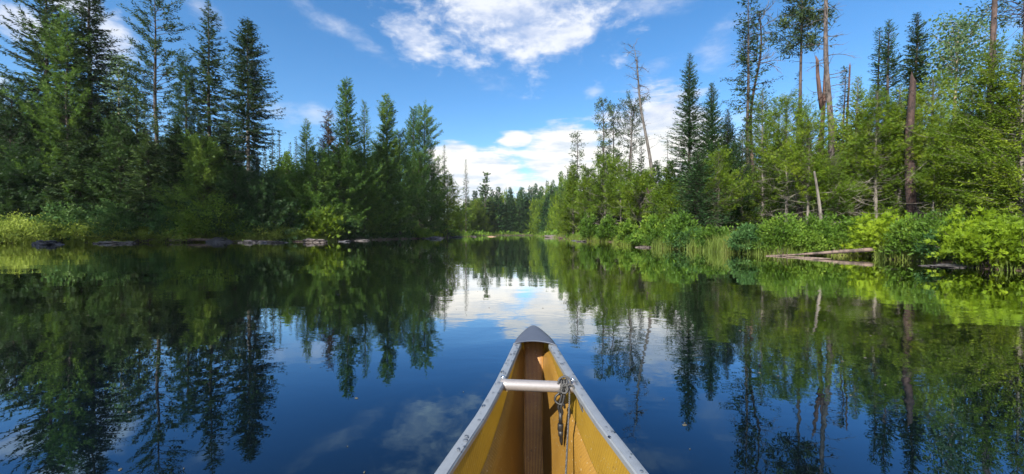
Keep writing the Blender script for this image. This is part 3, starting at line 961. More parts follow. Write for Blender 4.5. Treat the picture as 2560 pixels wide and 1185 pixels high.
TREES = {}
def make_tree(name, style, X, Y, h, R, seed, label, cat, mat='spruce', bark='bark', over=None, sticks=1, group=None, r0=None, lean=0.0, twig=None, stick_r=0.02, zoff=0.0):
    st = dict(BASE); st.update(STY[style]); st.update(over or {}); st['lean'] = lean
    over = dict(over or {}); over['lean'] = lean
    z = gz(X, Y) + zoff
    root = empty(name, (X, Y, z))
    tag(root, label, cat, group)
    v, tint, sk = crown_arrays(h, R, seed, style, over)
    q = np.arange(len(v)).reshape(-1, 4)
    link('crown', mesh_np('crown', v, quads=q, tint=tint), M[mat], root)
    tr = [trunk_arrays(h * 0.985, r0 or (0.0085 * h + 0.03), seed, lean=lean)]
    if sticks: tr.append(stick_arrays(sk, h, every=sticks, r0=stick_r))
    tv, tf = join(tr)
    link('trunk', mesh_np('trunk', tv, quads=tf, smooth=True), M[bark], root)
    if twig:
        dead_limbs(h, *twig[:4], seed=seed + 7, lean=lean, **(twig[4] if len(twig) > 4 else {})).build('bare_twigs', M[twig[5] if len(twig) > 5 else 'dead'], root, smooth=False)
    TREES[label] = root
    return root

def copy_thing(src, loc, rz, scale, label, group):
    r = src.copy(); COL.objects.link(r)
    r.location = loc; r.rotation_euler = (0, 0, rz)
    r.scale = scale
    r['label'] = label
    r['group'] = group
    for ch in src.children:
        c = ch.copy(); COL.objects.link(c); c.parent = r
    return r

def by_photo(name, style, xpx, ytop, Y, hw, label, seed, cat=None, **kw):
    """a tree standing at distance Y in the direction of column xpx, as tall as it looks from there"""
    X = px(xpx, Y)
    h = (583 - ytop) / 1000.0 * Y + EYE - gz(X, Y) - kw.get('zoff', 0.0)
    return make_tree(name, style, X, Y, h, hw * WIDE[style] / 1000.0 * Y, seed, label, cat or name.replace('_tree', ''), **kw)

# ------------------------------------------------------------------ trees of the shaded bank
SB = 'trees standing along the shaded bank'
def sp(*a, **k): return by_photo('spruce_tree', *a, cat='spruce', group=SB, **k)
def ce(*a, **k): return by_photo('cedar_tree', *a, cat='cedar', group=SB, **k)
sp('spruce_limby', 122, -75, 46, 132, 'huge dark spruce with long spreading limbs at the frame edge', 11, over=dict(nb=400), r0=0.32, stick_r=0.03)
sp('spruce', 228, -85, 45.5, 104, 'huge dense dark spruce with its top cut off, beside a yellowish cedar', 12, over=dict(nb=500), r0=0.32)
ce('cedar_tall', 172, 40, 43.8, 62, 'tall yellowish cedar wedged between the two huge dark spruces', 13, mat='cedar_mid', over=dict(nb=330))
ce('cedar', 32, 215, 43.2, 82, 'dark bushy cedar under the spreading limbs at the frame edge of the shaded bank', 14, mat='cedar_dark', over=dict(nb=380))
by_photo('birch_tree', 'birch', 300, 145, 58, 46, 'pale airy birch seen in the gap beside the huge dense spruce', 15, cat='birch', group=SB, mat='birch', bark='birch_bark', over=dict(sl=0.34))
ce('cedar', 345, 168, 47.5, 46, 'olive cedar with a rounded top beside the open-limbed spruce', 16, mat='pine', over=dict(nb=200))
sp('spruce_open', 392, -22, 46, 84, 'open-limbed spruce with sky showing round its trunk and upswept boughs', 17, over=dict(cb=0.34), r0=0.26, stick_r=0.03, twig=(8, 15, 34, 2.2, dict(r0=0.03)))
sp('spruce', 525, 4, 46, 70, 'tall slim spruce with a sharp spire between the open-limbed spruce and the bare-footed one', 18, over=dict(nb=430, rag=0.5, lobe=0.3, gap=0.08))
ce('cedar_tall', 468, 138, 45.5, 38, 'slender dark cedar hugging the slim spire-topped spruce', 19, mat='cedar_dark')
sp('spruce', 622, 58, 45.5, 62, 'tall narrow spruce with a bare pale lower trunk, before the gap in the shaded bank', 20,
   over=dict(cb=0.36, pe=0.55, rag=0.5, lobe=0.3, nb=400, low=0.2), r0=0.27, bark='bark_grey', twig=(6.5, 10, 26, 2.2, dict(r0=0.025, up=-0.25)))
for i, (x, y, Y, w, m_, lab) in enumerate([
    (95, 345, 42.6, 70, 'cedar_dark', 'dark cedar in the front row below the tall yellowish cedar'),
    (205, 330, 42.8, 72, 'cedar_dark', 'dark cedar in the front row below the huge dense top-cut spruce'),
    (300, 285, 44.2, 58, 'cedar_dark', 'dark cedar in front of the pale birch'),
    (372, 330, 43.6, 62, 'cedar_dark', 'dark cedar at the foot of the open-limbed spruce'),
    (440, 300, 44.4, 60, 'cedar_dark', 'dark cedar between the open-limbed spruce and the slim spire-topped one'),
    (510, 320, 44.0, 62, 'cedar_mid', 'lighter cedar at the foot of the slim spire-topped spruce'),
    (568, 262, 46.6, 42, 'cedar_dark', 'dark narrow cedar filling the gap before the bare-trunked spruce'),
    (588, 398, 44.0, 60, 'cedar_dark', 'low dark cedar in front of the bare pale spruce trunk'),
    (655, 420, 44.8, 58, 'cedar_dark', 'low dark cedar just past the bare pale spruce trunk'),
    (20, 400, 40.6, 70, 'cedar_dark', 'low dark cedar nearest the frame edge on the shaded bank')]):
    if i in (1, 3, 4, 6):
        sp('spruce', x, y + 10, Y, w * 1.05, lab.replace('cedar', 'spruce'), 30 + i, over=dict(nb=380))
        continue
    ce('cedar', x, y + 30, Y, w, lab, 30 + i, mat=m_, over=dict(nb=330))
# thin spires and light young trees in the gap
for i, (x, y, Y, w) in enumerate([(682, 325, 75, 13), (699, 328, 78, 13), (726, 358, 78, 10), (741, 345, 74, 12), (664, 372, 70, 14)]):
    by_photo('spruce_tree', 'spruce', x, y, Y, w, ['thin dark spire of spruce far back in the gap, nearest the bare-trunked spruce', 'taller twin spire of spruce far back in the gap',
             'short thin spruce spire in the gap with light young trees below', 'thin spruce spire just before the blunt-topped cedar', 'stubby dark spruce half hidden behind the bare-trunked spruce'][i], 50 + i, cat='spruce', group=SB, over=dict(nb=170, sl=0.7))
by_photo('birch_tree', 'birch', 716, 385, 66, 28, 'bright young birch in the gap below the thin spruce spires', 56, cat='birch', group=SB, mat='shrub', bark='birch_bark', over=dict(cb=0.1, sl=0.4, nb=260))
by_photo('cedar_tree', 'cedar', 690, 430, 52, 36, 'yellow-green young cedar in the gap of the shaded bank', 57, cat='cedar', group=SB, mat='cedar_mid')
ce('cedar_cone', 768, 298, 54, 36, 'blunt-topped pale cedar, first of the middle clump', 60, mat='cedar_mid')
by_photo('spruce_tree', 'spruce_thin', 822, 278, 57, 30, 'rusty half-dead spruce with bare upper twigs in the middle clump', 61, cat='spruce', group=SB, mat='rust', over=dict(nb=180), stick_r=0.03, twig=(11, 17.5, 60, 1.5, dict(r0=0.03)))
ce('cedar_cone', 868, 200, 58, 48, 'tallest ragged spire-topped cedar of the middle clump', 62, mat='cedar_mid', over=dict(sl=0.4))
ce('cedar_cone', 912, 256, 59, 36, 'dark ragged cedar next to the tallest spire of the middle clump', 63, mat='cedar_mid')
ce('cedar_cone', 968, 238, 64, 45, 'broad pale pointed cedar in the centre of the middle clump', 64, mat='cedar_mid', over=dict(nb=480, sl=0.4))
ce('cedar_tall', 1034, 275, 77, 32, 'narrower of the twin cedars ending the middle clump', 65, mat='cedar_mid')
ce('cedar_tall', 1062, 277, 80, 36, 'outer blunt-topped twin cedar ending the middle clump', 66, mat='cedar_mid', over=dict(pe=0.35))
for i, (x, y, Y, w, m_, lab) in enumerate([
    (735, 445, 49.5, 60, 'cedar_mid', 'bushy cedar at the near front corner of the middle clump'),
    (790, 385, 51, 58, 'cedar_mid', 'bushy cedar below the rusty half-dead spruce'),
    (848, 372, 54, 58, 'cedar_mid', 'bushy cedar below the tallest ragged spire'),
    (905, 385, 58.5, 52, 'cedar_mid', 'bushy cedar in the front middle of the middle clump'),
    (952, 372, 62.5, 52, 'cedar_mid', 'bushy cedar at the foot of the broad pale pointed cedar'),
    (1000, 330, 67.5, 46, 'cedar_mid', 'brighter bushy cedar before the twin cedars'),
    (1048, 385, 76, 46, 'cedar_mid', 'bushy cedar at the foot of the twin cedars'),
    (1078, 420, 80, 34, 'cedar_mid', 'last low cedar at the waterside below the twin cedars')]):
    ce('cedar', x, y, Y, w, lab, 70 + i, mat=m_, over=dict(nb=330, sl=0.32))
by_photo('spruce_tree', 'fir', 1111, 363, 88, 24, 'slender bright spruce standing alone past the twin cedars', 80, cat='spruce', group=SB, mat='fir', over=dict(sl=0.6, pm=6, rag=0.5, nb=240))
by_photo('spruce_tree', 'spruce', 1097, 395, 92, 14, 'small spruce tucked behind the slender bright one', 81, cat='spruce', group=SB, over=dict(nb=170, sl=0.7))
by_photo('cedar_tree', 'cedar', 1118, 445, 86, 42, 'bright green cedar on the point below the slender spruce', 82, cat='cedar', group=SB, mat='cedar', over=dict(sl=0.65, nb=220, pm=5))
by_photo('spruce_tree', 'fir', 1165, 400, 125, 13, 'solitary pencil-thin spruce against the white cloud', 83, cat='spruce', group=SB, mat='spruce', over=dict(sl=0.8, pm=5, nb=200, rag=0.3))
by_photo('spruce_tree', 'spruce_thin', 1213, 433, 172, 19, 'loose thin-topped spruce near the end of the river', 84, cat='spruce', group=SB, mat='spruce', over=dict(sl=1.0, pm=6, nb=150, sw=0.22), stick_r=0.05)
by_photo('cedar_tree', 'cedar', 1152, 520, 132, 26, 'low rounded cedar on the point under the pencil-thin spruce', 85, cat='cedar', group=SB, mat='cedar', over=dict(sl=1.0, nb=140, pm=2))
by_photo('cedar_tree', 'cedar', 1200, 500, 176, 36, 'dark rounded cedar overhanging the far water', 86, cat='cedar', group=SB, mat='cedar', over=dict(sl=1.2, nb=140, pm=2))

# ------------------------------------------------------------------ trees of the sunlit bank
RB = 'trees standing along the sunlit bank'
def tr(name, *a, **k): return by_photo(name, *a, group=RB, **k)
tr('pine_tree', 'pine', 1443, 330, 66, 26, 'small ragged pine with a bare forked top at the far end of the sunlit bank', 101, mat='pine', over=dict(cb=0.42, pe=0.4, low=0.5, sl=0.5, pm=14, st=0.2, sb=-0.4), stick_r=0.04, twig=(14.5, 17, 20, 1.4, dict(r0=0.03, up=0.5)))
tr('pine_tree', 'pine', 1508, 253, 57, 26, 'slim tufted pine, first of the loose pine group before the leaning snag', 102, mat='pine', over=dict(sl=0.36, cb=0.38), stick_r=0.04)
tr('pine_tree', 'pine', 1533, 275, 59, 24, 'narrow dark pine crowding the slim tufted pine', 103, mat='pine', over=dict(sl=0.4, cb=0.35), stick_r=0.03)
tr('pine_tree', 'pine', 1566, 258, 57, 34, 'broad flat-headed pine with forking dark limbs behind the leaning snag', 104, mat='pine', over=dict(cb=0.58, sl=0.34, pe=0.2), stick_r=0.05, lean=1.0)
tr('spruce_tree', 'spruce', 1603, 352, 58, 22, 'short dark spruce beside the foot of the leaning snag', 105, over=dict(nb=220, sl=0.55))
tr('spruce_tree', 'spruce', 1578, 372, 60, 18, 'small dim spruce below the flat-headed pine', 106, over=dict(nb=200, sl=0.55))
tr('fir_tree', 'fir', 1722, 137, 37, 66, 'tall dense pointed fir, tallest of the three firs against the cloud', 107, mat='fir', over=dict(nb=520))
tr('fir_tree', 'fir', 1778, 210, 36.5, 64, 'middle fir of the three, with pale upturned boughs', 108, mat='fir', over=dict(nb=520, st=0.8, sb=0.1))
tr('fir_tree', 'fir', 1818, 275, 35.5, 54, 'shortest and darkest of the three firs', 109, mat='spruce', over=dict(nb=460))
tr('fir_tree', 'fir', 1742, 385, 29, 72, 'low pale fir with wide flat boughs in front of the three firs', 110, mat='fir', over=dict(nb=460, sb=0.0, pm=10))
tr('spruce_tree', 'spruce_thin', 1868, -25, 33.5, 46, 'tall thin spruce with gappy tufts beside the crooked half-bare pine', 111, over=dict(cb=0.42, nb=170, pm=16, lobe=0.55), r0=0.20, stick_r=0.025)
tr('pine_tree', 'pine', 2000, -60, 27, 56, 'tall straight pine with a dark head and bare trunk', 112, mat='pine', over=dict(cb=0.70, pe=0.15, low=0.3, nb=130, gap=0.2, sl=0.32, sw=0.085, pm=34, st=0.5, sb=-0.1), r0=0.17, bark='bark', stick_r=0.025, twig=(11.5, 17, 16, 2.4, dict(r0=0.022, up=0.1)))
tr('spruce_tree', 'spruce_thin', 1993, 185, 30, 12, 'stubby dark spruce top beside the tall straight pine', 113, over=dict(nb=130, pe=0.3, gap=0.0, pm=20))
tr('spruce_tree', 'spruce', 2108, 172, 27, 26, 'small dark spruce with bare twigs next to a broken grey stub', 114, over=dict(nb=240, rag=0.6), twig=(8, 11, 20, 0.9, {}))
tr('fir_tree', 'fir', 2218, 55, 24.5, 36, 'double-headed fir with tufted dark tops above the cedars', 115, mat='fir', over=dict(nb=300, cb=0.45, pe=0.65, rag=0.5, lobe=0.4, gap=0.1, sl=0.30), stick_r=0.025)
tr('fir_tree', 'fir', 2194, 75, 25.2, 18, 'thin fir leader beside the double-headed fir', 116, mat='fir', over=dict(nb=160, cb=0.55, pe=0.35, rag=0.5, lobe=0.4, sl=0.28))
tr('fir_tree', 'fir', 2287, 38, 23.2, 34, 'dark pointed fir head rising above the thick dark dead trunk', 117, mat='spruce', over=dict(nb=330, cb=0.55, pe=0.65, rag=0.45, lobe=0.25, sl=0.30), stick_r=0.02)
tr('birch_tree', 'birch', 2388, 62, 22.5, 72, 'airy blue-green birch with a pale trunk above the near cedars', 118, mat='birch', bark='birch_bark', over=dict(nb=230, cb=0.58, sl=0.17, pm=13), r0=0.15, stick_r=0.014)
tr('pine_tree', 'pine', 2548, -60, 18.5, 60, 'pine at the frame edge with only its lowest dark boughs in view', 119, mat='pine', over=dict(cb=0.80, nb=90, pe=0.2, sl=0.22, pm=24), r0=0.06, bark='bark_red')
lean_rows = [
    (1432, 415, 63, 38, 'cedar', 'leafy cedar at the far tip of the sunlit bank', 'cedar'),
    (1470, 428, 56, 42, 'cedar', 'yellowish cedar below the small ragged pine', 'cedar_twiggy'),
    (1512, 395, 53, 44, 'cedar', 'cedar with grey lower twigs below the slim tufted pine', 'cedar_twiggy'),
    (1552, 405, 50, 46, 'cedar', 'twiggy cedar in front of the flat-headed pine', 'cedar_twiggy'),
    (1600, 440, 44, 52, 'cedar', 'twiggy spreading cedar at the foot of the leaning snag', 'cedar_twiggy'),
    (1640, 405, 46, 36, 'cedar_dark', 'darker cedar just behind the leaning snag', 'cedar'),
    (1676, 405, 38, 44, 'cedar', 'cedar between the leaning snag and the three firs', 'cedar'),
    (1700, 470, 31, 46, 'cedar', 'low yellow-green cedar in front of the tallest fir', 'cedar'),
    (1795, 380, 29, 44, 'cedar', 'twiggy cedar in front of the middle fir', 'cedar_twiggy'),
    (1905, 225, 30, 46, 'cedar', 'tall round-topped cedar below the crooked half-bare pine', 'cedar'),
    (1855, 330, 31, 40, 'cedar_dark', 'darker cedar below the tall thin spruce', 'cedar'),
    (1965, 245, 26, 46, 'cedar', 'cedar with a tangle of grey limbs below the tall straight pine', 'cedar_twiggy'),
    (2020, 300, 23.2, 48, 'cedar', 'twiggy cedar at the foot of the forked snag', 'cedar_twiggy'),
    (2082, 400, 22.6, 46, 'cedar', 'low cedar with bare grey limbs at the foot of the tall peeling trunk', 'cedar_twiggy'),
    (2142, 195, 24, 52, 'cedar', 'tall bright cedar just past the tall peeling trunk', 'cedar'),
    (2190, 230, 22, 44, 'cedar', 'bright cedar below the double-headed fir', 'cedar_twiggy'),
    (2246, 215, 21.6, 48, 'cedar', 'cedar pressed against the thick dark dead trunk', 'cedar'),
    (2328, 200, 21, 54, 'cedar', 'bright cedar between the thick dark trunk and the birch', 'cedar_twiggy'),
    (2366, 330, 18.8, 44, 'cedar', 'cedar with curved bare boughs in front of the birch trunk', 'cedar_twiggy'),
    (2425, 215, 18.5, 52, 'cedar_gold', 'yellow-green cedar between the birch and the nearest big cedar', 'cedar'),
    (2478, 112, 16.5, 80, 'cedar', 'nearest big bright cedar, in front of the dark orange-scarred trunk', 'cedar'),
    (2552, 100, 15.5, 80, 'cedar', 'big bright cedar cut by the frame edge', 'cedar'),
]
for i, (x, y, Y, w, m_, lab, sty) in enumerate(lean_rows):
    near = Y < 34
    ov = dict(nb=330 if near else 300, pm=25.0 if near else 16, sl=0.20 if near else 0.33)
    if Y < 20.6: ov = dict(nb=480, pm=36.0, sl=0.165, jit=0.10)
    if sty == 'cedar':
        sty = 'cedar_cone'
        ov = dict(pe=0.5 if x > 2400 else 0.72, sl=0.16 if Y < 20.6 else 0.20 if near else 0.34, pm=44 if Y < 20.6 else 32 if near else 22)
    elif x < 1700: w *= 0.82
    tw = None
    if 'twiggy' in sty:
        hh = (583 - y) / 1000.0 * Y
        tw = (0.8, hh * 0.66, 34 if near else 20, w / 1000.0 * Y * 1.9, dict(r0=0.016 if near else 0.028, curl=0.5, twigs=5, wander=0.26), 'grey_twig')
    tr('cedar_tree', sty, x, y, Y, w, lab, 130 + i, cat='cedar', mat=m_, bark='bark_grey', over=ov, twig=tw)

# ------------------------------------------------------------------ dead trees
def snag(name, xpx, ytop, Y, r0, label, seed, bark, lean_px=0, limbs=None, top=0.25, jag=0.0, limb_mat='dead', crook=0.06, ring=22):
    X = px(xpx, Y)
    h = (583 - ytop) / 1000.0 * Y + EYE - gz(X, Y)
    root = empty(name, (X, Y, gz(X, Y)))
    tag(root, label, 'dead tree', 'dead standing trees')
    v, f = trunk_arrays(h, r0, seed, lean=lean_px / 1000.0 * Y, wig=crook, top=top, n=12, ring=ring, jag=jag)
    v, f = join([(v, f)])
    me = mesh_np('trunk', v, quads=f, smooth=True)
    link('trunk', me, M[bark], root)
    if limbs:
        mb = None
        for a in limbs:
            b = dead_limbs(h, h * a[0], h * a[1], a[2], a[3], seed + 3, lean=lean_px / 1000.0 * Y, **a[4])
            if mb is None: mb = b
            else:
                o = len(mb.v); mb.v += b.v; mb.f += [tuple(i + o for i in q) for q in b.f]
        mb.build('bare_crown', M[limb_mat], root, smooth=False)
    return root
snag('dead_tree', 1640, 113, 46, 0.26, 'tall grey dead trunk leaning out over the cedars with curled bare twigs at its top', 201, 'dead', lean_px=-60, top=0.05,
     limbs=[(0.72, 0.99, 44, 2.0, dict(r0=0.035, curl=0.9, twigs=5, up=0.15, wander=0.3)), (0.35, 0.72, 14, 1.3, dict(r0=0.03, twigs=2))], crook=0.12)
snag('dead_tree', 1577, 268, 52, 0.12, 'thin dead pole standing upright just behind the leaning trunk', 202, 'dead', top=0.2, limbs=[(0.5, 0.98, 16, 1.2, dict(r0=0.03, twigs=2))])
snag('dead_tree', 1668, 338, 48, 0.08, 'thin bare dead spar with short twigs near the tallest fir', 203, 'dead', top=0.1, limbs=[(0.5, 0.98, 26, 0.8, dict(r0=0.02, twigs=1, up=-0.2))])
snag('dead_tree', 2075, -30, 24.8, 0.19, 'tall peeling dead trunk with long bare limbs, taller than the frame', 204, 'bark_peel', lean_px=-14, top=0.42,
     limbs=[(0.45, 0.99, 34, 2.1, dict(r0=0.026, curl=0.45, twigs=5, up=0.1, wander=0.22))], crook=0.07)
r = snag('dead_tree', 2052, 118, 25, 0.165, 'reddish broken snag with a forked splintered top', 205, 'bark_red', top=0.42, jag=0.35, lean_px=6, limbs=[(0.4, 0.8, 9, 1.5, dict(r0=0.02, twigs=2))])
X_, Y_ = px(2052, 25), 25
hh = (583 - 150) / 1000.0 * 25
mb = MB(); mb.tube([(0.02, 0, hh * 0.72), (-0.18, -0.05, hh * 0.82), (-0.33, -0.08, hh * 0.92), (-0.36, -0.08, hh * 1.0), (-0.44, -0.05, hh * 1.03)], [0.13, 0.12, 0.095, 0.08, 0.015], 9)
mb.build('fork', M['bark_red'], r)
snag('dead_tree', 2118, 172, 27.5, 0.085, 'broken grey stub standing among the small dark spruce', 206, 'bark_red', top=0.6, jag=0.3)
snag('dead_tree', 2277, 205, 20.8, 0.23, 'thick dark flaking dead trunk among the bright cedars', 207, 'bark_dark', top=0.55, jag=0.3, limbs=[(0.3, 0.9, 10, 1.0, dict(r0=0.018, twigs=2))])
snag('dead_tree', 2462, -60, 17.2, 0.14, 'dark trunk with an orange scar rising behind the nearest big cedar', 208, 'bark_scar', lean_px=22, top=0.5,
     limbs=[(0.6, 0.99, 14, 1.5, dict(r0=0.018, twigs=4, up=0.2))])
r = snag('pine_tree', 1872, 30, 34.5, 0.16, 'crooked half-bare pine with drooping twiggy crown beside the tall thin spruce', 209, 'bark_dark', lean_px=24, top=0.25,
     limbs=[(0.75, 0.99, 40, 2.3, dict(r0=0.04, curl=-0.9, twigs=9, up=0.5, wander=0.3)), (0.5, 0.75, 14, 1.8, dict(r0=0.02, twigs=4))], limb_mat='dead', crook=0.25)
r['category'] = 'pine'
snag('dead_tree', 2060, 428, 19.5, 0.085, 'short pale leaning stub at the edge of the alders', 210, 'bark_grey', lean_px=-26, top=0.5)
snag('dead_tree', 2330, 330, 19.0, 0.06, 'slender grey dead stem with curved bare boughs below the birch', 211, 'bark_grey', top=0.3, limbs=[(0.15, 0.95, 30, 1.9, dict(r0=0.014, curl=0.9, twigs=2, up=-0.15))], limb_mat='bark_grey')
snag('dead_tree', 1655, 470, 40, 0.16, 'dark slanting stump-like trunk under the twiggy cedars', 212, 'bark_dark', lean_px=-38, top=0.5, limbs=[(0.3, 0.95, 24, 2.2, dict(r0=0.03, twigs=5))], limb_mat='bark_grey')

# ------------------------------------------------------------------ the wood behind, in copies
rnd = random.Random(77)
def pick(*labels): return [TREES[l] for l in labels]
proto_dark = pick('dark bushy cedar under the spreading limbs at the frame edge of the shaded bank', 'dark cedar in the front row below the tall yellowish cedar', 'dark spruce at the foot of the open-limbed spruce',
                  'bushy cedar below the tallest ragged spire', 'bushy cedar at the foot of the twin cedars')
proto_lit = pick('tall round-topped cedar below the crooked half-bare pine', 'tall bright cedar just past the tall peeling trunk', 'leafy cedar at the far tip of the sunlit bank', 'cedar between the leaning snag and the three firs')
proto_sp = pick('tall slim spruce with a sharp spire between the open-limbed spruce and the bare-footed one', 'tall dense pointed fir, tallest of the three firs against the cloud', 'shortest and darkest of the three firs')
def fill(protos, x, y, ytop, wid, label, group):
    X = px(x, y)
    h = (583 - ytop) / 1000.0 * y + EYE - gz(X, y)
    src = rnd.choice(protos)
    zs = [c.data for c in src.children if c.name.startswith('crown')][0]
    if '_h' not in src:
        co = np.empty(len(zs.vertices) * 3, np.float32); zs.vertices.foreach_get('co', co)
        co = co.reshape(-1, 3); src['_h'] = float(co[:, 2].max()); src['_r'] = float(np.percentile(np.hypot(co[:, 0], co[:, 1]), 97))
    sz = h / src['_h']; sx = wid / 1000.0 * y / src['_r']
    sx = max(0.45 * sz, min(2.2 * sz, sx))
    o = copy_thing(src, (X, y, gz(X, y)), rnd.random() * 6.28, (sx, sx, sz), label, group)
    for k in ('_h', '_r'):
        if k in o: del o[k]
    return o
LS, GS = 'dark tree packed in the shadowed wood behind the front row of the shaded bank', 'wood behind the shaded bank'
for x in range(-150, 700, 42):
    xx = x + rnd.uniform(-12, 12)
    top = interp(xx, [-150, 0, 60, 250, 300, 430, 560, 640, 700], [150, 250, 260, 170, 260, 300, 300, 390, 410]) + rnd.uniform(-10, 40)
    fill(proto_dark, xx, interp(xx, [-150, 0, 700], [44, 48, 53]) + rnd.uniform(-1, 3), top, 50, LS, GS)
for x in range(720, 1080, 30):
    xx = x + rnd.uniform(-8, 8)
    top = interp(xx, [720, 800, 900, 1000, 1080], [430, 350, 330, 330, 400]) + rnd.uniform(0, 40)
    fill(proto_dark, xx, interp(xx, [720, 1080], [60, 92]) + rnd.uniform(-1, 3), top, 36, LS, GS)
LR, GR = 'green cedar packed in the wood behind the front row of the sunlit bank', 'wood behind the sunlit bank'
for x in range(1425, 2700, 30):
    xx = x + rnd.uniform(-12, 12)
    top = interp(xx, [1425, 1600, 1700, 1800, 1900, 2100, 2300, 2500, 2700], [440, 445, 410, 350, 290, 290, 260, 230, 200]) + rnd.uniform(0, 50)
    fill(proto_lit if rnd.random() < 0.75 else proto_sp, xx, interp(xx, [1425, 1700, 2100, 2700], [72, 46, 32, 22]) + rnd.uniform(-1, 2), top, 46, LR, GR)
for x in range(1440, 2500, 44):
    xx = x + rnd.uniform(-14, 14)
    fill(proto_lit, xx, interp(xx, [1440, 1700, 2100, 2700], [78, 56, 40, 30]) + rnd.uniform(-1, 3), interp(xx, [1440, 1700, 1900, 2300, 2500], [450, 430, 350, 330, 280]) + rnd.uniform(0, 40), 46, LR, GR)
# unseen spruces added beyond the frame edge to throw shade over the shaded bank
bay = [(-50, 21.5), (-52, 17), (-47, 16), (-49, 11), (-44, 10), (-46, 5), (-42, 3), (-44, -3), (-49, 25), (-46, 19.5), (-43, 6)]
for k, (x_, y_) in enumerate(bay):
    src = rnd.choice(pick('tall slim spruce with a sharp spire between the open-limbed spruce and the bare-footed one', 'huge dense dark spruce with its top cut off, beside a yellowish cedar'))
    sc = rnd.uniform(0.85, 1.05)
    copy_thing(src, (x_, y_, gz(x_, y_)), rnd.random() * 6.28, (sc * 1.15, sc * 1.15, sc), 'tall spruce in the wood round the bay, added beyond the frame edge to cast shade', 'added shade wood round the bay')
for k, x in enumerate(range(1125, 1245, 9)):
    Yk = interp(x, [1125, 1180, 1245], [142, 165, 182]) + rnd.uniform(-2, 4)
    while shore_dist(px(x, Yk), Yk)[0] < 1.0: Yk += 3
    fill(proto_lit, x, Yk, rnd.uniform(488, 525), rnd.uniform(18, 26), 'low bushy cedar on the far point of the shaded bank', 'cedars on the far point')
# far wood at the end of the river
fsrc = []
for i in range(7):
    sty = ['far', 'far', 'far', 'far', 'cedar', 'far', 'cedar'][i]
    Y = 176 + 3 * i; x = [1246, 1275, 1302, 1322, 1290, 1352, 1262][i]; top = [468, 470, 468, 482, 515, 474, 520][i]
    o = by_photo('spruce_tree' if sty == 'far' else 'cedar_tree', sty, x, top, Y, [17, 19, 15, 14, 24, 17, 26][i],
             'small distant conifer in the wood closing the end of the river', 300 + i, cat='spruce' if sty == 'far' else 'cedar', group='distant wood at the end of the river', mat='fir' if sty == 'far' else 'cedar',
             over=dict(nb=120, sl=1.2, pm=2.4) if sty == 'cedar' else dict(rag=0.3 + 0.06 * i, pe=0.55 + 0.07 * i), sticks=2)
    fsrc.append(o)
LF, GF = 'small distant conifer in the wood closing the end of the river', 'distant wood at the end of the river'
for k in range(120):
    xx = 1180 + 255 * (k + rnd.random()) / 120
    row = k % 4
    Y = interp(xx, [1180, 1330, 1435], [178, 178, 128]) + row * 7 + rnd.uniform(-2, 2)
    if shore_dist(px(xx, Y), Y)[0] < 1: Y += 14
    top = interp(xx, [1180, 1250, 1320, 1370, 1400, 1435], [492, 478, 480, 462, 448, 440]) + rnd.uniform(-8, 30) + (2 - row) * 14
    fill(fsrc[:4] + [fsrc[5], fsrc[4]], xx, Y, top, rnd.uniform(16, 24), LF, GF)
for k in range(26):
    xx = 1335 + 110 * (k + rnd.random()) / 26
    Y = interp(xx, [1335, 1380, 1445], [168, 125, 76]) + rnd.uniform(0, 6)
    if shore_dist(px(xx, Y), Y)[0] < 0.8: Y += 8
    fill([fsrc[4], fsrc[6], fsrc[4], fsrc[1]], xx, Y, rnd.uniform(480, 530), rnd.uniform(18, 26), 'low cedar leaning over the far shore past the sunlit bank', 'cedars on the far shore')

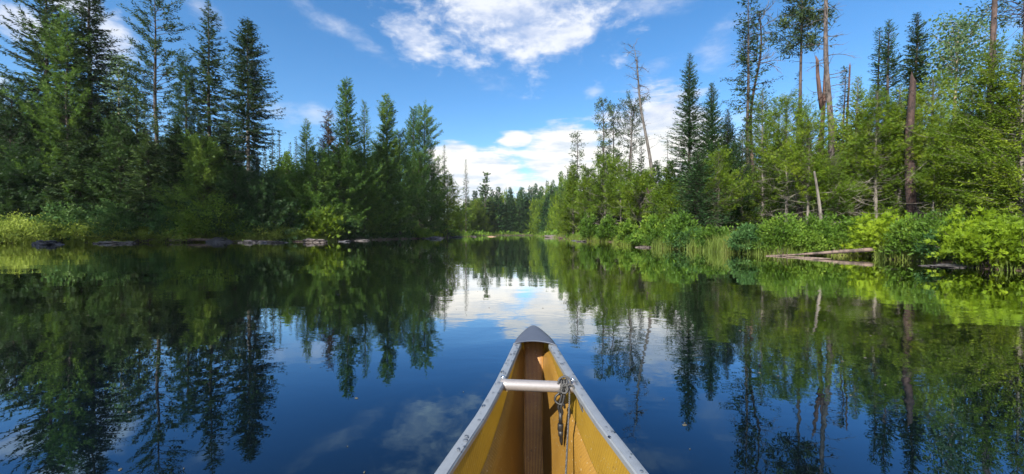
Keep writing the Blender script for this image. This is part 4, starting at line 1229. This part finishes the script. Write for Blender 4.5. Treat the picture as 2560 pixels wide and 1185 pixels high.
# ------------------------------------------------------------------ shrubs on the banks
def shrub_arrays(R, H, n, leaf, seed, upright=0.3, fan=0):
    """arching shoots from one foot, leafy along their outer part"""
    rs = np.random.RandomState(seed)
    nb = int(max(30, min(150, n / 45)))
    th = np.arange(nb) * 2.39996 + rs.rand(nb)
    el = rs.rand(nb) ** 0.8                                   # 0: along the ground, 1: straight up
    lobes = 1 + 0.22 * np.sin(th * 2 + seed) + 0.14 * np.sin(th * 5 + seed * 2.3)
    L = (0.62 + 0.5 * rs.rand(nb)) * lobes
    c = np.stack([R * L * np.cos(th) * np.sqrt(1.02 - el ** 2), R * L * np.sin(th) * np.sqrt(1.02 - el ** 2), H * (0.10 + 0.85 * el * np.minimum(L, 1.08))], 1)
    k = max(1, int(fan))
    m = n // k
    idx = rs.randint(0, nb, m)
    s = 0.30 + 0.72 * rs.rand(m) ** 0.7
    E = c[idx]
    P = E * s[:, None]
    P[:, 2] = E[:, 2] * (1 - (1 - s) ** 1.7)                  # the shoot rises first, then leans out
    sp = 0.085 * R + 0.03
    P += rs.randn(m, 3) * np.array([sp, sp, sp * 0.8]) * (1.25 - 0.5 * s)[:, None]
    P[:, 2] = np.maximum(P[:, 2], 0.02)
    out = unit(E * np.array([1, 1, 0.5]) + 1e-4)
    U = unit(out * 0.6 + np.array([0, 0, upright]) + rs.randn(m, 3) * 0.55)
    ln = leaf * (0.6 + 0.8 * rs.rand(m))
    tint = np.clip(rs.rand(nb)[idx] * 0.72 + rs.rand(m) * 0.28, 0, 1)
    if not fan:
        W = unit(np.cross(U, rs.randn(m, 3) + np.array([0, 0, 0.8]))) * (ln * 0.20)[:, None]
        return kites(P, U * ln[:, None], W), tint, c
    N = unit(np.cross(U, rs.randn(m, 3) + np.array([0, 0, 0.3])))
    S_ = np.cross(N, U); vs = []
    for j in range(k):
        a = (j - (k - 1) / 2.0) / ((k - 1) / 2.0) * 0.95 + rs.randn(m) * 0.12
        Uj = U * np.cos(a)[:, None] + S_ * np.sin(a)[:, None]
        lj = ln * 1.5 * (1 - 0.42 * np.abs(a)) * (0.8 + 0.4 * rs.rand(m))
        vs.append(kites(P, Uj * lj[:, None], np.cross(N, Uj) * (lj * 0.10)[:, None]))
    return np.concatenate(vs), np.tile(tint, k), c

def make_shrub(X, Y, R, H, n, leaf, seed, mat, label, group='bushes along the waterside', up=0.3):
    root = empty('shrub', (X, Y, gz(X, Y) - 0.02))
    tag(root, label, 'shrub', group)
    v, t, c = shrub_arrays(R, H, n, leaf, seed, up, 5 if mat in ('shrub_gold', 'cedar', 'cedar_dark') else 0)
    nq = len(v) // 4
    link('crown', mesh_np('crown', v, quads=np.arange(len(v)).reshape(-1, 4), tint=t), M[mat], root)
    mb = MB(); rr = random.Random(seed)
    for k in range(min(26, len(c))):
        e = Vector(c[k]); b = Vector((e.x * 0.2, e.y * 0.2, -0.05))
        mid = b.lerp(e, 0.5) + Vector((rr.uniform(-.1, .1) * R, rr.uniform(-.1, .1) * R, 0.1 * H))
        mb.tube([b, mid, e], [0.012, 0.009, 0.003], 4, caps=False)
    mb.build('stem', M['bark'], root, smooth=False)
    return root

def shrub_px(x, ybase, ytop, hw, label, seed, mat, n=2600, leaf=None, back=0.0, up=0.3):
    """a bush whose foot shows on row ybase"""
    Y = EYE * 1000.0 / max(4.0, (ybase - 583))
    for _ in range(3):
        g = gz(px(x, Y), Y)
        Y = min(95.0, max(6.0, (EYE - max(g, 0.0)) * 1000.0 / max(4.0, ybase - 583)))
    Y += back
    X = px(x, Y)
    while shore_dist(X, Y)[0] < 0.15 and Y < 100:
        Y += 0.4; X = px(x, Y)
    H = (583 - ytop) / 1000.0 * Y + EYE - gz(X, Y)
    if leaf is not None and leaf < 0.19: n, leaf = int(n * 3.2), leaf * 0.72
    else: n = int(n * 2.0)
    return make_shrub(X, Y, hw / 1000.0 * Y, max(0.3, H), n, leaf or max(0.09, 0.006 * Y), seed, mat, label, up=up)

# low pale mounds that make the open shelf along the shaded bank
for i, (x, w, lab) in enumerate([(385, 44, 'low pale sedge tuft between the two brown-grey rocks and the roots'), (470, 46, 'low pale sedge tuft above the old grey log'), (585, 44, 'low pale sedge tuft beside the rounded grey rock'), (640, 40, 'low pale sedge tuft above the small wet stone')]):
    shrub_px(x, 600, 572, w, lab, 470 + i, 'sedge', 1800, 0.2)
# big bright bushes, each with its own look
shrub_px(2212, 632, 528, 84, 'large yellow-green bush behind the fallen log', 401, 'shrub_gold', 4200, 0.15)
shrub_px(2478, 642, 556, 92, 'brightest yellow bush overhanging the dark water at the frame edge', 402, 'shrub_gold', 5200, 0.12)
shrub_px(2360, 640, 575, 52, 'bluish-green bush between the two yellow bushes', 403, 'shrub_blue', 2600, 0.11)
shrub_px(2300, 640, 592, 32, 'small bluish bush at the root end of the fallen log', 404, 'shrub_blue', 1500, 0.10)
shrub_px(2085, 628, 562, 62, 'fresh green alder at the waterside behind the thin end of the log', 405, 'shrub', 3000, 0.15)
shrub_px(2010, 630, 582, 46, 'green alder beside the brown driftwood heap', 406, 'shrub', 2600, 0.14)
shrub_px(1935, 614, 558, 55, 'tall leafy alder behind the driftwood heap', 407, 'shrub', 2800, 0.17, back=2)
shrub_px(1870, 611, 564, 50, 'dense green alder behind the tall reeds', 408, 'shrub_blue', 2800, 0.17, back=2)
shrub_px(1790, 608, 566, 48, 'low green bush behind the reeds and below the low pale fir', 409, 'shrub', 2400, 0.18, back=1)
shrub_px(1725, 607, 568, 46, 'round sweet-gale bush beside the flat pinkish rock', 410, 'shrub_blue', 2400, 0.17)
shrub_px(1660, 606, 570, 48, 'wide mound of sweet-gale above the flat pinkish rock', 411, 'shrub', 2600, 0.17)
shrub_px(1605, 604, 574, 34, 'small mound of sweet-gale next to the grassy point', 412, 'shrub', 1800, 0.19)
shrub_px(1705, 600, 530, 46, 'leafy bright alder under the cedars behind the sweet-gale', 413, 'shrub', 2600, 0.20, back=6)
shrub_px(1570, 600, 545, 30, 'dark leafy alder at the back of the grassy point', 414, 'shrub', 1800, 0.24, back=3)
shrub_px(2140, 600, 540, 50, 'tall alder between the peeling trunk and the large yellow-green bush', 416, 'shrub', 2400, 0.16, back=2.5)
shrub_px(2290, 600, 540, 52, 'leafy alder below the thick dark dead trunk', 417, 'shrub', 2600, 0.15, back=2)
shrub_px(2420, 615, 520, 58, 'yellowish alder in front of the nearest big cedar', 418, 'shrub_gold', 2800, 0.13, back=2)
shrub_px(2560, 630, 535, 70, 'tall golden bush cut by the frame edge', 419, 'shrub_gold', 3200, 0.12, back=1)
shrub_px(1470, 602, 535, 26, 'leafy alder at the tip of the sunlit bank behind the grass', 450, 'shrub', 2000, 0.26, back=5)
shrub_px(1520, 602, 540, 34, 'taller leafy alder at the back of the grassy point', 451, 'shrub', 2400, 0.26, back=6)
shrub_px(1630, 604, 540, 40, 'leafy alder under the leaning snag', 452, 'shrub', 2400, 0.22, back=6)
shrub_px(1960, 606, 535, 50, 'alder growing under the tangle of grey limbs', 454, 'shrub', 2400, 0.17, back=5)
shrub_px(2050, 606, 535, 46, 'alder hiding the foot of the tall peeling trunk', 455, 'shrub', 2400, 0.16, back=3.5)
shrub_px(2350, 606, 530, 50, 'alder below the birch', 456, 'shrub', 2400, 0.14, back=3)
# shaded bank
shrub_px(60, 600, 542, 110, 'pale yellow-green sedge mound at the frame edge of the shaded bank', 430, 'sedge', 4600, 0.22)
shrub_px(-60, 602, 535, 80, 'pale yellow-green mound just outside the frame on the shaded bank', 446, 'sedge', 2600, 0.24)
shrub_px(150, 600, 556, 60, 'lower end of the pale sedge mound above the layered dark rock', 431, 'sedge', 2800, 0.22)
shrub_px(232, 598, 552, 52, 'pale green mound past the layered dark rock', 432, 'sedge', 2400, 0.24)
shrub_px(300, 596, 500, 56, 'bluish alder against the dark cedars of the shaded bank', 433, 'shrub_blue', 2800, 0.28, back=2)
shrub_px(345, 598, 558, 62, 'yellowish low bush above the brown roots', 434, 'sedge', 2400, 0.22)
shrub_px(425, 598, 560, 46, 'low green bush above the driftwood roots', 435, 'sedge', 2200, 0.22)
shrub_px(520, 596, 492, 92, 'wide dark green alder leaning over the old log', 436, 'shrub', 4400, 0.28, back=1)
shrub_px(420, 590, 495, 60, 'dark bluish alder behind the low bushes', 437, 'shrub_blue', 2800, 0.28, back=3)
shrub_px(628, 594, 520, 50, 'bluish alder past the old log', 438, 'shrub_blue', 2600, 0.28, back=2)
shrub_px(672, 597, 560, 60, 'light green mound near the cracked grey rock', 439, 'sedge', 2400, 0.22)
shrub_px(725, 600, 572, 40, 'grassy green slope beside the cracked grey rock', 440, 'sedge', 2200, 0.20)
shrub_px(800, 595, 520, 60, 'leafy cedar bush drooping behind the cracked grey rock', 441, 'cedar', 3200, 0.28, back=1)
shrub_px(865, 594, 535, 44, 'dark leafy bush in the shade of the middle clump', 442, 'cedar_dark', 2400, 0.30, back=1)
shrub_px(1050, 592, 566, 30, 'small bright bush on the point at the end of the middle clump', 443, 'shrub', 1600, 0.30)
shrub_px(1092, 592, 580, 18, 'low bright grass tuft on the dark flat rock of the point', 444, 'shrub_gold', 900, 0.25)
shrub_px(180, 592, 505, 62, 'dim bluish alder behind the pale sedge mound', 445, 'shrub_blue', 2800, 0.28, back=3)

# ------------------------------------------------------------------ undergrowth and grass nobody could count
rs = np.random.RandomState(9)
def scatter(n, xr, yr, dmin, dmax, power=1.0):
    out = []
    tot = 0
    while tot < n:
        x = rs.uniform(*xr, 4000); y = rs.uniform(*yr, 4000)
        d = shore_dist(x, y)
        k = (d > dmin) & (d < dmax) & (rs.rand(4000) < (1 - np.clip(d / dmax, 0, 1)) ** power + 0.05)
        out.append(np.stack([x[k], y[k]], 1)); tot += int(k.sum())
    return np.concatenate(out)[:n]

def cover(name, pts, per, size, hgt, mat, label):
    c = np.repeat(pts, per, 0)
    dist = np.hypot(c[:, 0], c[:, 1])
    n = len(c)
    sc = np.clip(dist / 26.0, 0.6, 2.2)
    hz = np.repeat(rs.rand(len(pts)) ** 1.2, per) * hgt
    P = np.stack([c[:, 0] + rs.randn(n) * 0.22 * sc, c[:, 1] + rs.randn(n) * 0.22 * sc, np.zeros(n)], 1)
    P[:, 2] = ground_z(P[:, 0], P[:, 1]) + hz * rs.rand(n) + 0.02
    U = unit(rs.randn(n, 3) * 0.7 + np.array([0, 0, 0.45]))
    ln = size * sc * (0.5 + rs.rand(n))
    W = unit(np.cross(U, rs.randn(n, 3) + np.array([0, 0, 0.6]))) * (ln * 0.25)[:, None]
    v = kites(P, U * ln[:, None], W)
    tint = np.clip(np.repeat(rs.rand(len(pts)), per) * 0.6 + rs.rand(n) * 0.4, 0, 1)
    o = link(name, mesh_np(name, v, quads=np.arange(len(v)).reshape(-1, 4), tint=tint), M[mat])
    tag(o, label, 'undergrowth', None, 'stuff')

cover('undergrowth', np.concatenate([scatter(1700, (8, 34), (8, 70), 0.5, 10, 0.8)]), 16, 0.15, 0.9, 'shrub', 'low leafy undergrowth beneath the trees of the sunlit bank')
cover('undergrowth', scatter(1500, (-75, -12), (34, 100), 0.6, 9, 0.8), 16, 0.20, 1.1, 'cedar_dark', 'low leafy undergrowth beneath the trees of the shaded bank')
cover('undergrowth', scatter(500, (-18, 22), (95, 190), 0.3, 7, 0.8), 10, 0.35, 1.4, 'shrub', 'bright low growth along the far shore')

def blades(name, pts, per, h0, h1, w, mat, label, spread=0.12, lean=0.25):
    c = np.repeat(pts, per, 0); n = len(c)
    P = np.stack([c[:, 0] + rs.randn(n) * spread, c[:, 1] + rs.randn(n) * spread, np.zeros(n)], 1)
    P[:, 2] = np.maximum(ground_z(P[:, 0], P[:, 1]), -0.25)
    ln = h0 + (h1 - h0) * rs.rand(n)
    U = unit(np.stack([rs.randn(n) * lean, rs.randn(n) * lean, np.ones(n)], 1)) * ln[:, None]
    a = rs.rand(n) * 6.283
    V = np.stack([np.cos(a), np.sin(a), np.zeros(n)], 1) * w
    bend = np.stack([rs.randn(n), rs.randn(n), -0.3 * np.ones(n)], 1) * (ln * 0.16)[:, None]
    v = np.empty((n, 2, 4, 3), np.float32)
    v[:, 0, 0] = P - V; v[:, 0, 1] = P + V; v[:, 0, 2] = P + U * 0.55 + V * 0.8; v[:, 0, 3] = P + U * 0.55 - V * 0.8
    v[:, 1, 0] = v[:, 0, 3]; v[:, 1, 1] = v[:, 0, 2]; v[:, 1, 2] = P + U + bend + V * 0.15; v[:, 1, 3] = P + U + bend - V * 0.15
    v = v.reshape(-1, 3)
    t = np.repeat(np.clip(np.repeat(rs.rand(len(pts)), per) * 0.5 + rs.rand(n) * 0.5, 0, 1), 2)
    o = link(name, mesh_np(name, v, quads=np.arange(len(v)).reshape(-1, 4), tint=t), M[mat])
    tag(o, label, 'grass', None, 'stuff')

def strip(n, xr, yr, d0, d1):
    out = []; tot = 0
    while tot < n:
        x = rs.uniform(*xr, 3000); y = rs.uniform(*yr, 3000)
        d = shore_dist(x, y); k = (d > d0) & (d < d1)
        out.append(np.stack([x[k], y[k]], 1)); tot += int(k.sum())
    return np.concatenate(out)[:n]
blades('grass', strip(420, (7, 14), (30, 62), -0.3, 1.8), 14, 0.35, 0.85, 0.020, 'grass', 'bright green grass on the point of the sunlit bank', 0.25)
blades('grass', np.concatenate([strip(620, (8, 17), (9, 31), -0.2, 1.2)]), 14, 0.2, 0.62, 0.009, 'grass', 'short green grass at the edge of the sunlit bank')
blades('reeds', np.concatenate([strip(220, (8.5, 12.5), (17.5, 27), -0.6, 0.6)]), 8, 0.45, 1.05, 0.010, 'reed', 'tall pale reeds standing in the shallows before the alders', 0.10, 0.16)
blades('dry_grass', np.concatenate([strip(120, (12, 17), (13.2, 17.5), -0.15, 0.8), strip(90, (9.5, 12.5), (16.5, 20), -0.1, 0.8)]), 9, 0.15, 0.5, 0.008, 'reed', 'dry straw-coloured sedge behind the fallen log', 0.10, 0.35)
blades('grass', strip(900, (-62, -20), (33, 50), -0.3, 1.2), 14, 0.3, 0.75, 0.022, 'sedge', 'pale sedge along the edge of the shaded bank', 0.25)
blades('grass', strip(200, (-16, 12), (80, 172), -0.3, 1.8), 8, 0.5, 0.9, 0.06, 'grass', 'bright grass fringe along the far shore', 0.5)

blades('grass', strip(1000, (8.5, 15), (14, 42), 0.1, 2.6), 14, 0.35, 0.8, 0.012, 'grass', 'fresh green grass sloping down to the sunlit waterside', 0.2, 0.3)
# ------------------------------------------------------------------ rocks
def rock_mat(name, c0, c1, c2):
    m, nt, p, out = new_mat(name)
    tc = nt.node('ShaderNodeTexCoord')
    n = nt.noise(tc.outputs['Object'], 3.0, 8, 0.65)
    n2 = nt.noise(tc.outputs['Object'], 25.0, 4, 0.6)
    nt.put(p.inputs['Base Color'], nt.ramp((n * 0.7 + n2 * 0.3).clamp(), [(0.35, c0), (0.5, c1), (0.68, c2)]))
    p.inputs['Roughness'].default_value = 0.85
    nt.put(p.inputs['Normal'], nt.bump(n * 0.7 + n2 * 0.3, 0.8, 0.08))
    return m
M['rock_grey'] = rock_mat('grey_granite', (0.022, 0.020, 0.020), (0.060, 0.053, 0.050), (0.120, 0.110, 0.102))
M['rock_pink'] = rock_mat('pinkish_granite', (0.035, 0.028, 0.026), (0.095, 0.076, 0.068), (0.170, 0.140, 0.125))
M['rock_dark'] = rock_mat('dark_slate', (0.016, 0.016, 0.019), (0.045, 0.045, 0.052), (0.100, 0.100, 0.112))
M['rock_rust'] = rock_mat('rusty_granite', (0.150, 0.090, 0.050), (0.330, 0.210, 0.130), (0.420, 0.320, 0.230))

from mathutils import noise as mnoise
def rock(x, yb, wpx, hpx, label, seed, mat='rock_grey', layers=0, depth=0.7):
    Y = EYE * 1000.0 / (yb - 583.0)
    X = px(x, Y); W = wpx / 1000.0 * Y / 2; H = 0.48 * hpx / 1000.0 * Y
    rows = []
    nu, nv = 44, 16
    for j in range(nv + 1):
        t = j / nv
        el = -0.35 + (math.pi / 2 + 0.35) * t
        row = []
        for i in range(nu):
            a = 2 * math.pi * i / nu
            d = Vector((math.cos(el) * math.cos(a), math.cos(el) * math.sin(a), math.sin(el)))
            big = mnoise.noise(d * 1.3 + Vector((seed * 3.1, 0, 0)))
            cell = mnoise.cell(d * 1.6 + Vector((seed * 1.7, 5, 0)))
            mid = mnoise.noise(d * 4.0 + Vector((0, seed * 2.3, 0)))
            r = 1 + 0.45 * big + 0.16 * (cell - 0.5) + 0.16 * mid
            z = max(-0.4, math.sin(el)) * H * (1 + 0.5 * big + 0.25 * mid + 0.2 * (cell - 0.5))
            if layers:
                z = math.floor(z / H * layers + 0.5) / layers * H * 0.75 + z * 0.25
            c = math.cos(el) ** 0.55
            row.append((W * r * c * math.cos(a), W * depth * r * c * math.sin(a), z))
        rows.append(row)
    o = MB().grid(rows, closed=True).build('rock', M[mat], None, smooth=layers == 0, loc=(X, Y + W * depth * 0.5, -0.02))
    tag(o, label, 'rock', 'rocks at the waterside')
for a in [
    (2412, 668, 130, 13, 'flat dark grey rock lying at the foot of the brightest yellow bush', 1, 'rock_grey'),
    (1622, 619, 50, 9, 'flat pinkish rock below the sweet-gale mound', 2, 'rock_pink'),
    (1598, 614, 36, 10, 'darker rock tucked behind the flat pinkish rock', 3, 'rock_grey'),
    (1456, 604, 26, 6, 'low grey rock at the tip of the grassy point', 4, 'rock_grey'),
    (1436, 602, 14, 5, 'small dark stone beside the low grey rock at the tip of the grassy point', 5, 'rock_dark'),
    (1548, 605, 26, 13, 'upright grey rock between the grass and the sweet-gale', 6, 'rock_grey'),
    (1414, 596, 30, 7, 'brown shore rock near the far wood', 7, 'rock_pink'),
    (1384, 593, 44, 12, 'pale humped rock on the far shore past the sunlit bank', 8, 'rock_pink'),
    (1228, 592, 20, 4.5, 'small orange-brown rock out in the far water', 9, 'rock_rust'),
    (1186, 592.5, 9, 5, 'little pale stone near the dark bank of the far point', 10, 'rock_pink'),
    (1140, 593.5, 34, 6, 'flat dark rock on the far point', 11, 'rock_dark'),
    (1085, 597, 42, 10, 'dark rock at the waterline of the point with bright grass', 12, 'rock_dark'),
    (105, 612, 66, 20, 'layered dark slate rock below the pale sedge mound', 13, 'rock_dark', 4),
    (258, 609, 46, 13, 'brown-grey rock next to the roots of the shaded bank', 14, 'rock_grey'),
    (300, 609, 52, 14, 'wider brown-grey rock between the roots and the sedge', 15, 'rock_grey'),
    (614, 607, 44, 12, 'rounded grey rock under the light green mound', 16, 'rock_grey'),
    (690, 607, 50, 10, 'low dark rock between the light green mound and the cracked rock', 17, 'rock_grey'),
    (780, 606, 66, 18, 'cracked grey rock at the corner of the middle clump', 18, 'rock_pink', 3),
    (538, 606, 60, 26, 'big dark blue-grey boulder behind the old log', 19, 'rock_dark'),
    (655, 607, 34, 8, 'small wet stone beside the rounded grey rock', 20, 'rock_dark'),
    (900, 602, 44, 7, 'flat stone in the shade under the middle clump', 21, 'rock_grey'),
    (860, 604, 30, 7, 'small stone in the shade past the cracked grey rock', 22, 'rock_dark')]:
    rock(*a)

# ------------------------------------------------------------------ logs, roots and driftwood
def log_pts(pts, rad, name, mat, label, cat='log', knots=6, seed=1, n=12, group=None):
    rnd = random.Random(seed)
    sp_ = spline(pts, 8)
    rr = [interp(i / (len(sp_) - 1), np.linspace(0, 1, len(rad)), rad) * (1 + 0.06 * rnd.uniform(-1, 1)) for i in range(len(sp_))]
    mb = MB().tube(sp_, rr, n)
    o = empty(name, sp_[0])
    tag(o, label, cat, group)
    base = sp_[0]
    mb.v = [v - base for v in mb.v]
    mb.build('trunk', M[mat], o)
    if knots:
        kb = MB()
        for k in range(knots):
            i = rnd.randint(2, len(sp_) - 3)
            d = Vector((rnd.uniform(-.6, .6), rnd.uniform(-.9, .2), rnd.uniform(-.2, .9))).normalized()
            a = sp_[i] - base
            kb.tube([a, a + d * rr[i] * 1.25, a + d * rr[i] * rnd.uniform(1.5, 3.2)], [rr[i] * 0.28, rr[i] * 0.2, rr[i] * 0.06], 6)
        kb.build('branch_stub', M[mat], o)
    return o
def wp(x, y, Y, ): return Vector((px(x, Y), Y, EYE - (y - 583) / 1000.0 * Y))
log_pts([wp(1915, 640, 16.6), wp(1985, 637, 16.5), wp(2060, 632, 16.3), wp(2120, 628, 16.1), wp(2183, 624, 15.9)], [0.022, 0.038, 0.058, 0.074, 0.085], 'fallen_log', 'drift', 'long pinkish fallen log lying from the bank into the water', 'log', 9, 3, 14)
log_pts([wp(1965, 641, 15.9), wp(2040, 645, 15.3), wp(2080, 647, 15.0)], [0.02, 0.03, 0.015], 'fallen_log', 'drift', 'thin half-sunk pole alongside the long pinkish log', 'log', 3, 8, 8)
log_pts([wp(425, 601, 41.0), wp(480, 599, 41.3), wp(560, 600, 41.8)], [0.13, 0.16, 0.12], 'fallen_log', 'drift', 'old grey log at the waterline of the shaded bank', 'log', 6, 4, 10)
log_pts([wp(560, 603, 42.2), wp(640, 602, 42.4), wp(700, 604, 42.8)], [0.06, 0.09, 0.05], 'fallen_log', 'drift', 'thin log lying along the stones of the shaded bank', 'log', 4, 5, 8)
log_pts([wp(1655, 618, 25.5), wp(1690, 619, 25.0), wp(1730, 618, 24.6)], [0.02, 0.03, 0.015], 'fallen_log', 'drift', 'thin bleached branch floating beside the flat pinkish rock', 'log', 4, 6, 7)
log_pts([wp(1760, 622, 22.6), wp(1800, 619, 22.4), wp(1830, 618, 22.2)], [0.03, 0.04, 0.02], 'fallen_log', 'drift', 'bleached branch lying at the foot of the reeds', 'log', 4, 7, 7)
log_pts([wp(724, 603, 45.0), wp(745, 603, 44.9), wp(800, 602, 45.0)], [0.03, 0.06, 0.04], 'fallen_log', 'drift', 'pale stick stretched before the cracked grey rock', 'log', 2, 9, 7)

def tangle(x, yb, wpx, hpx, n, label, seed, mat, r0=0.014, name='driftwood', cat='driftwood'):
    Y = EYE * 1000.0 / (yb - 583.0); X = px(x, Y)
    W, H = wpx / 1000.0 * Y, hpx / 1000.0 * Y
    rnd = random.Random(seed); mb = MB()
    for k in range(n):
        p = Vector((rnd.uniform(-W / 2, W / 2), rnd.uniform(-0.3, 0.5), rnd.uniform(-0.05, H * 0.3)))
        d = Vector((rnd.uniform(-1, 1), rnd.uniform(-0.5, 0.5), rnd.uniform(-0.1, 0.9))).normalized()
        l = rnd.uniform(0.4, 1.0) * max(H, W * 0.25); pts = [p.copy()]
        for q in range(4):
            d = (d + Vector((rnd.uniform(-.4, .4), rnd.uniform(-.4, .4), rnd.uniform(-.35, .25)))).normalized()
            p = p + d * l / 4; pts.append(p.copy())
        r = r0 * rnd.uniform(0.5, 1.2)
        mb.tube(pts, [r, r * .85, r * .65, r * .45, r * .2], 5)
    o = mb.build(name, M[mat], None, loc=(X, Y, 0))
    tag(o, label, cat, 'driftwood and roots at the waterside')
tangle(1872, 628, 75, 22, 60, 'brown heap of driftwood sticks beside the reeds', 1, 'bark_red', 0.013)
tangle(1905, 634, 60, 14, 26, 'pale scatter of sticks at the thin end of the long log', 2, 'drift', 0.012)
tangle(1830, 625, 40, 34, 14, 'grey upright dead twigs among the reeds', 3, 'bark_grey', 0.012)
tangle(360, 606, 34, 22, 16, 'curled pale root standing at the waterline of the shaded bank', 4, 'drift', 0.05, 'root_tangle', 'roots')
tangle(440, 606, 60, 24, 26, 'crossed pale roots leaning into the water before the old grey log', 5, 'drift', 0.05, 'root_tangle', 'roots')
tangle(505, 605, 90, 14, 30, 'pale splintered sticks lying under the old grey log', 6, 'drift', 0.035)
tangle(1410, 597, 30, 12, 14, 'brown root tangle on the far shore', 7, 'bark_red', 0.05, 'root_tangle', 'roots')
tangle(1952, 640, 40, 26, 12, 'thin twigs sticking up through the long log', 8, 'drift', 0.010)
tangle(1975, 612, 60, 60, 7, 'bare pale twig reaching up before the green alder', 9, 'bark_grey', 0.010)

# ------------------------------------------------------------------ the air between here and the far wood
me = bpy.data.meshes.new('haze')
bm_v = [(x, y, z) for z in (-4, 62) for y in (-950, 2050) for x in (-1560, 1560)]
me.from_pydata(bm_v, [], [(0, 2, 3, 1), (4, 5, 7, 6), (0, 1, 5, 4), (2, 6, 7, 3), (0, 4, 6, 2), (1, 3, 7, 5)]); me.update()
hm = bpy.data.materials.new('haze'); hm.use_nodes = True
hn = hm.node_tree
for nd in list(hn.nodes): hn.nodes.remove(nd)
ho = hn.nodes.new('ShaderNodeOutputMaterial'); hv = hn.nodes.new('ShaderNodeVolumePrincipled')
hv.inputs['Color'].default_value = (0.86, 0.92, 1.0, 1)
hv.inputs['Density'].default_value = 0.00009
hn.links.new(hv.outputs[0], ho.inputs['Volume'])
tag(link('haze', me, hm), 'thin pale summer haze over the river', 'haze', None, 'stuff')
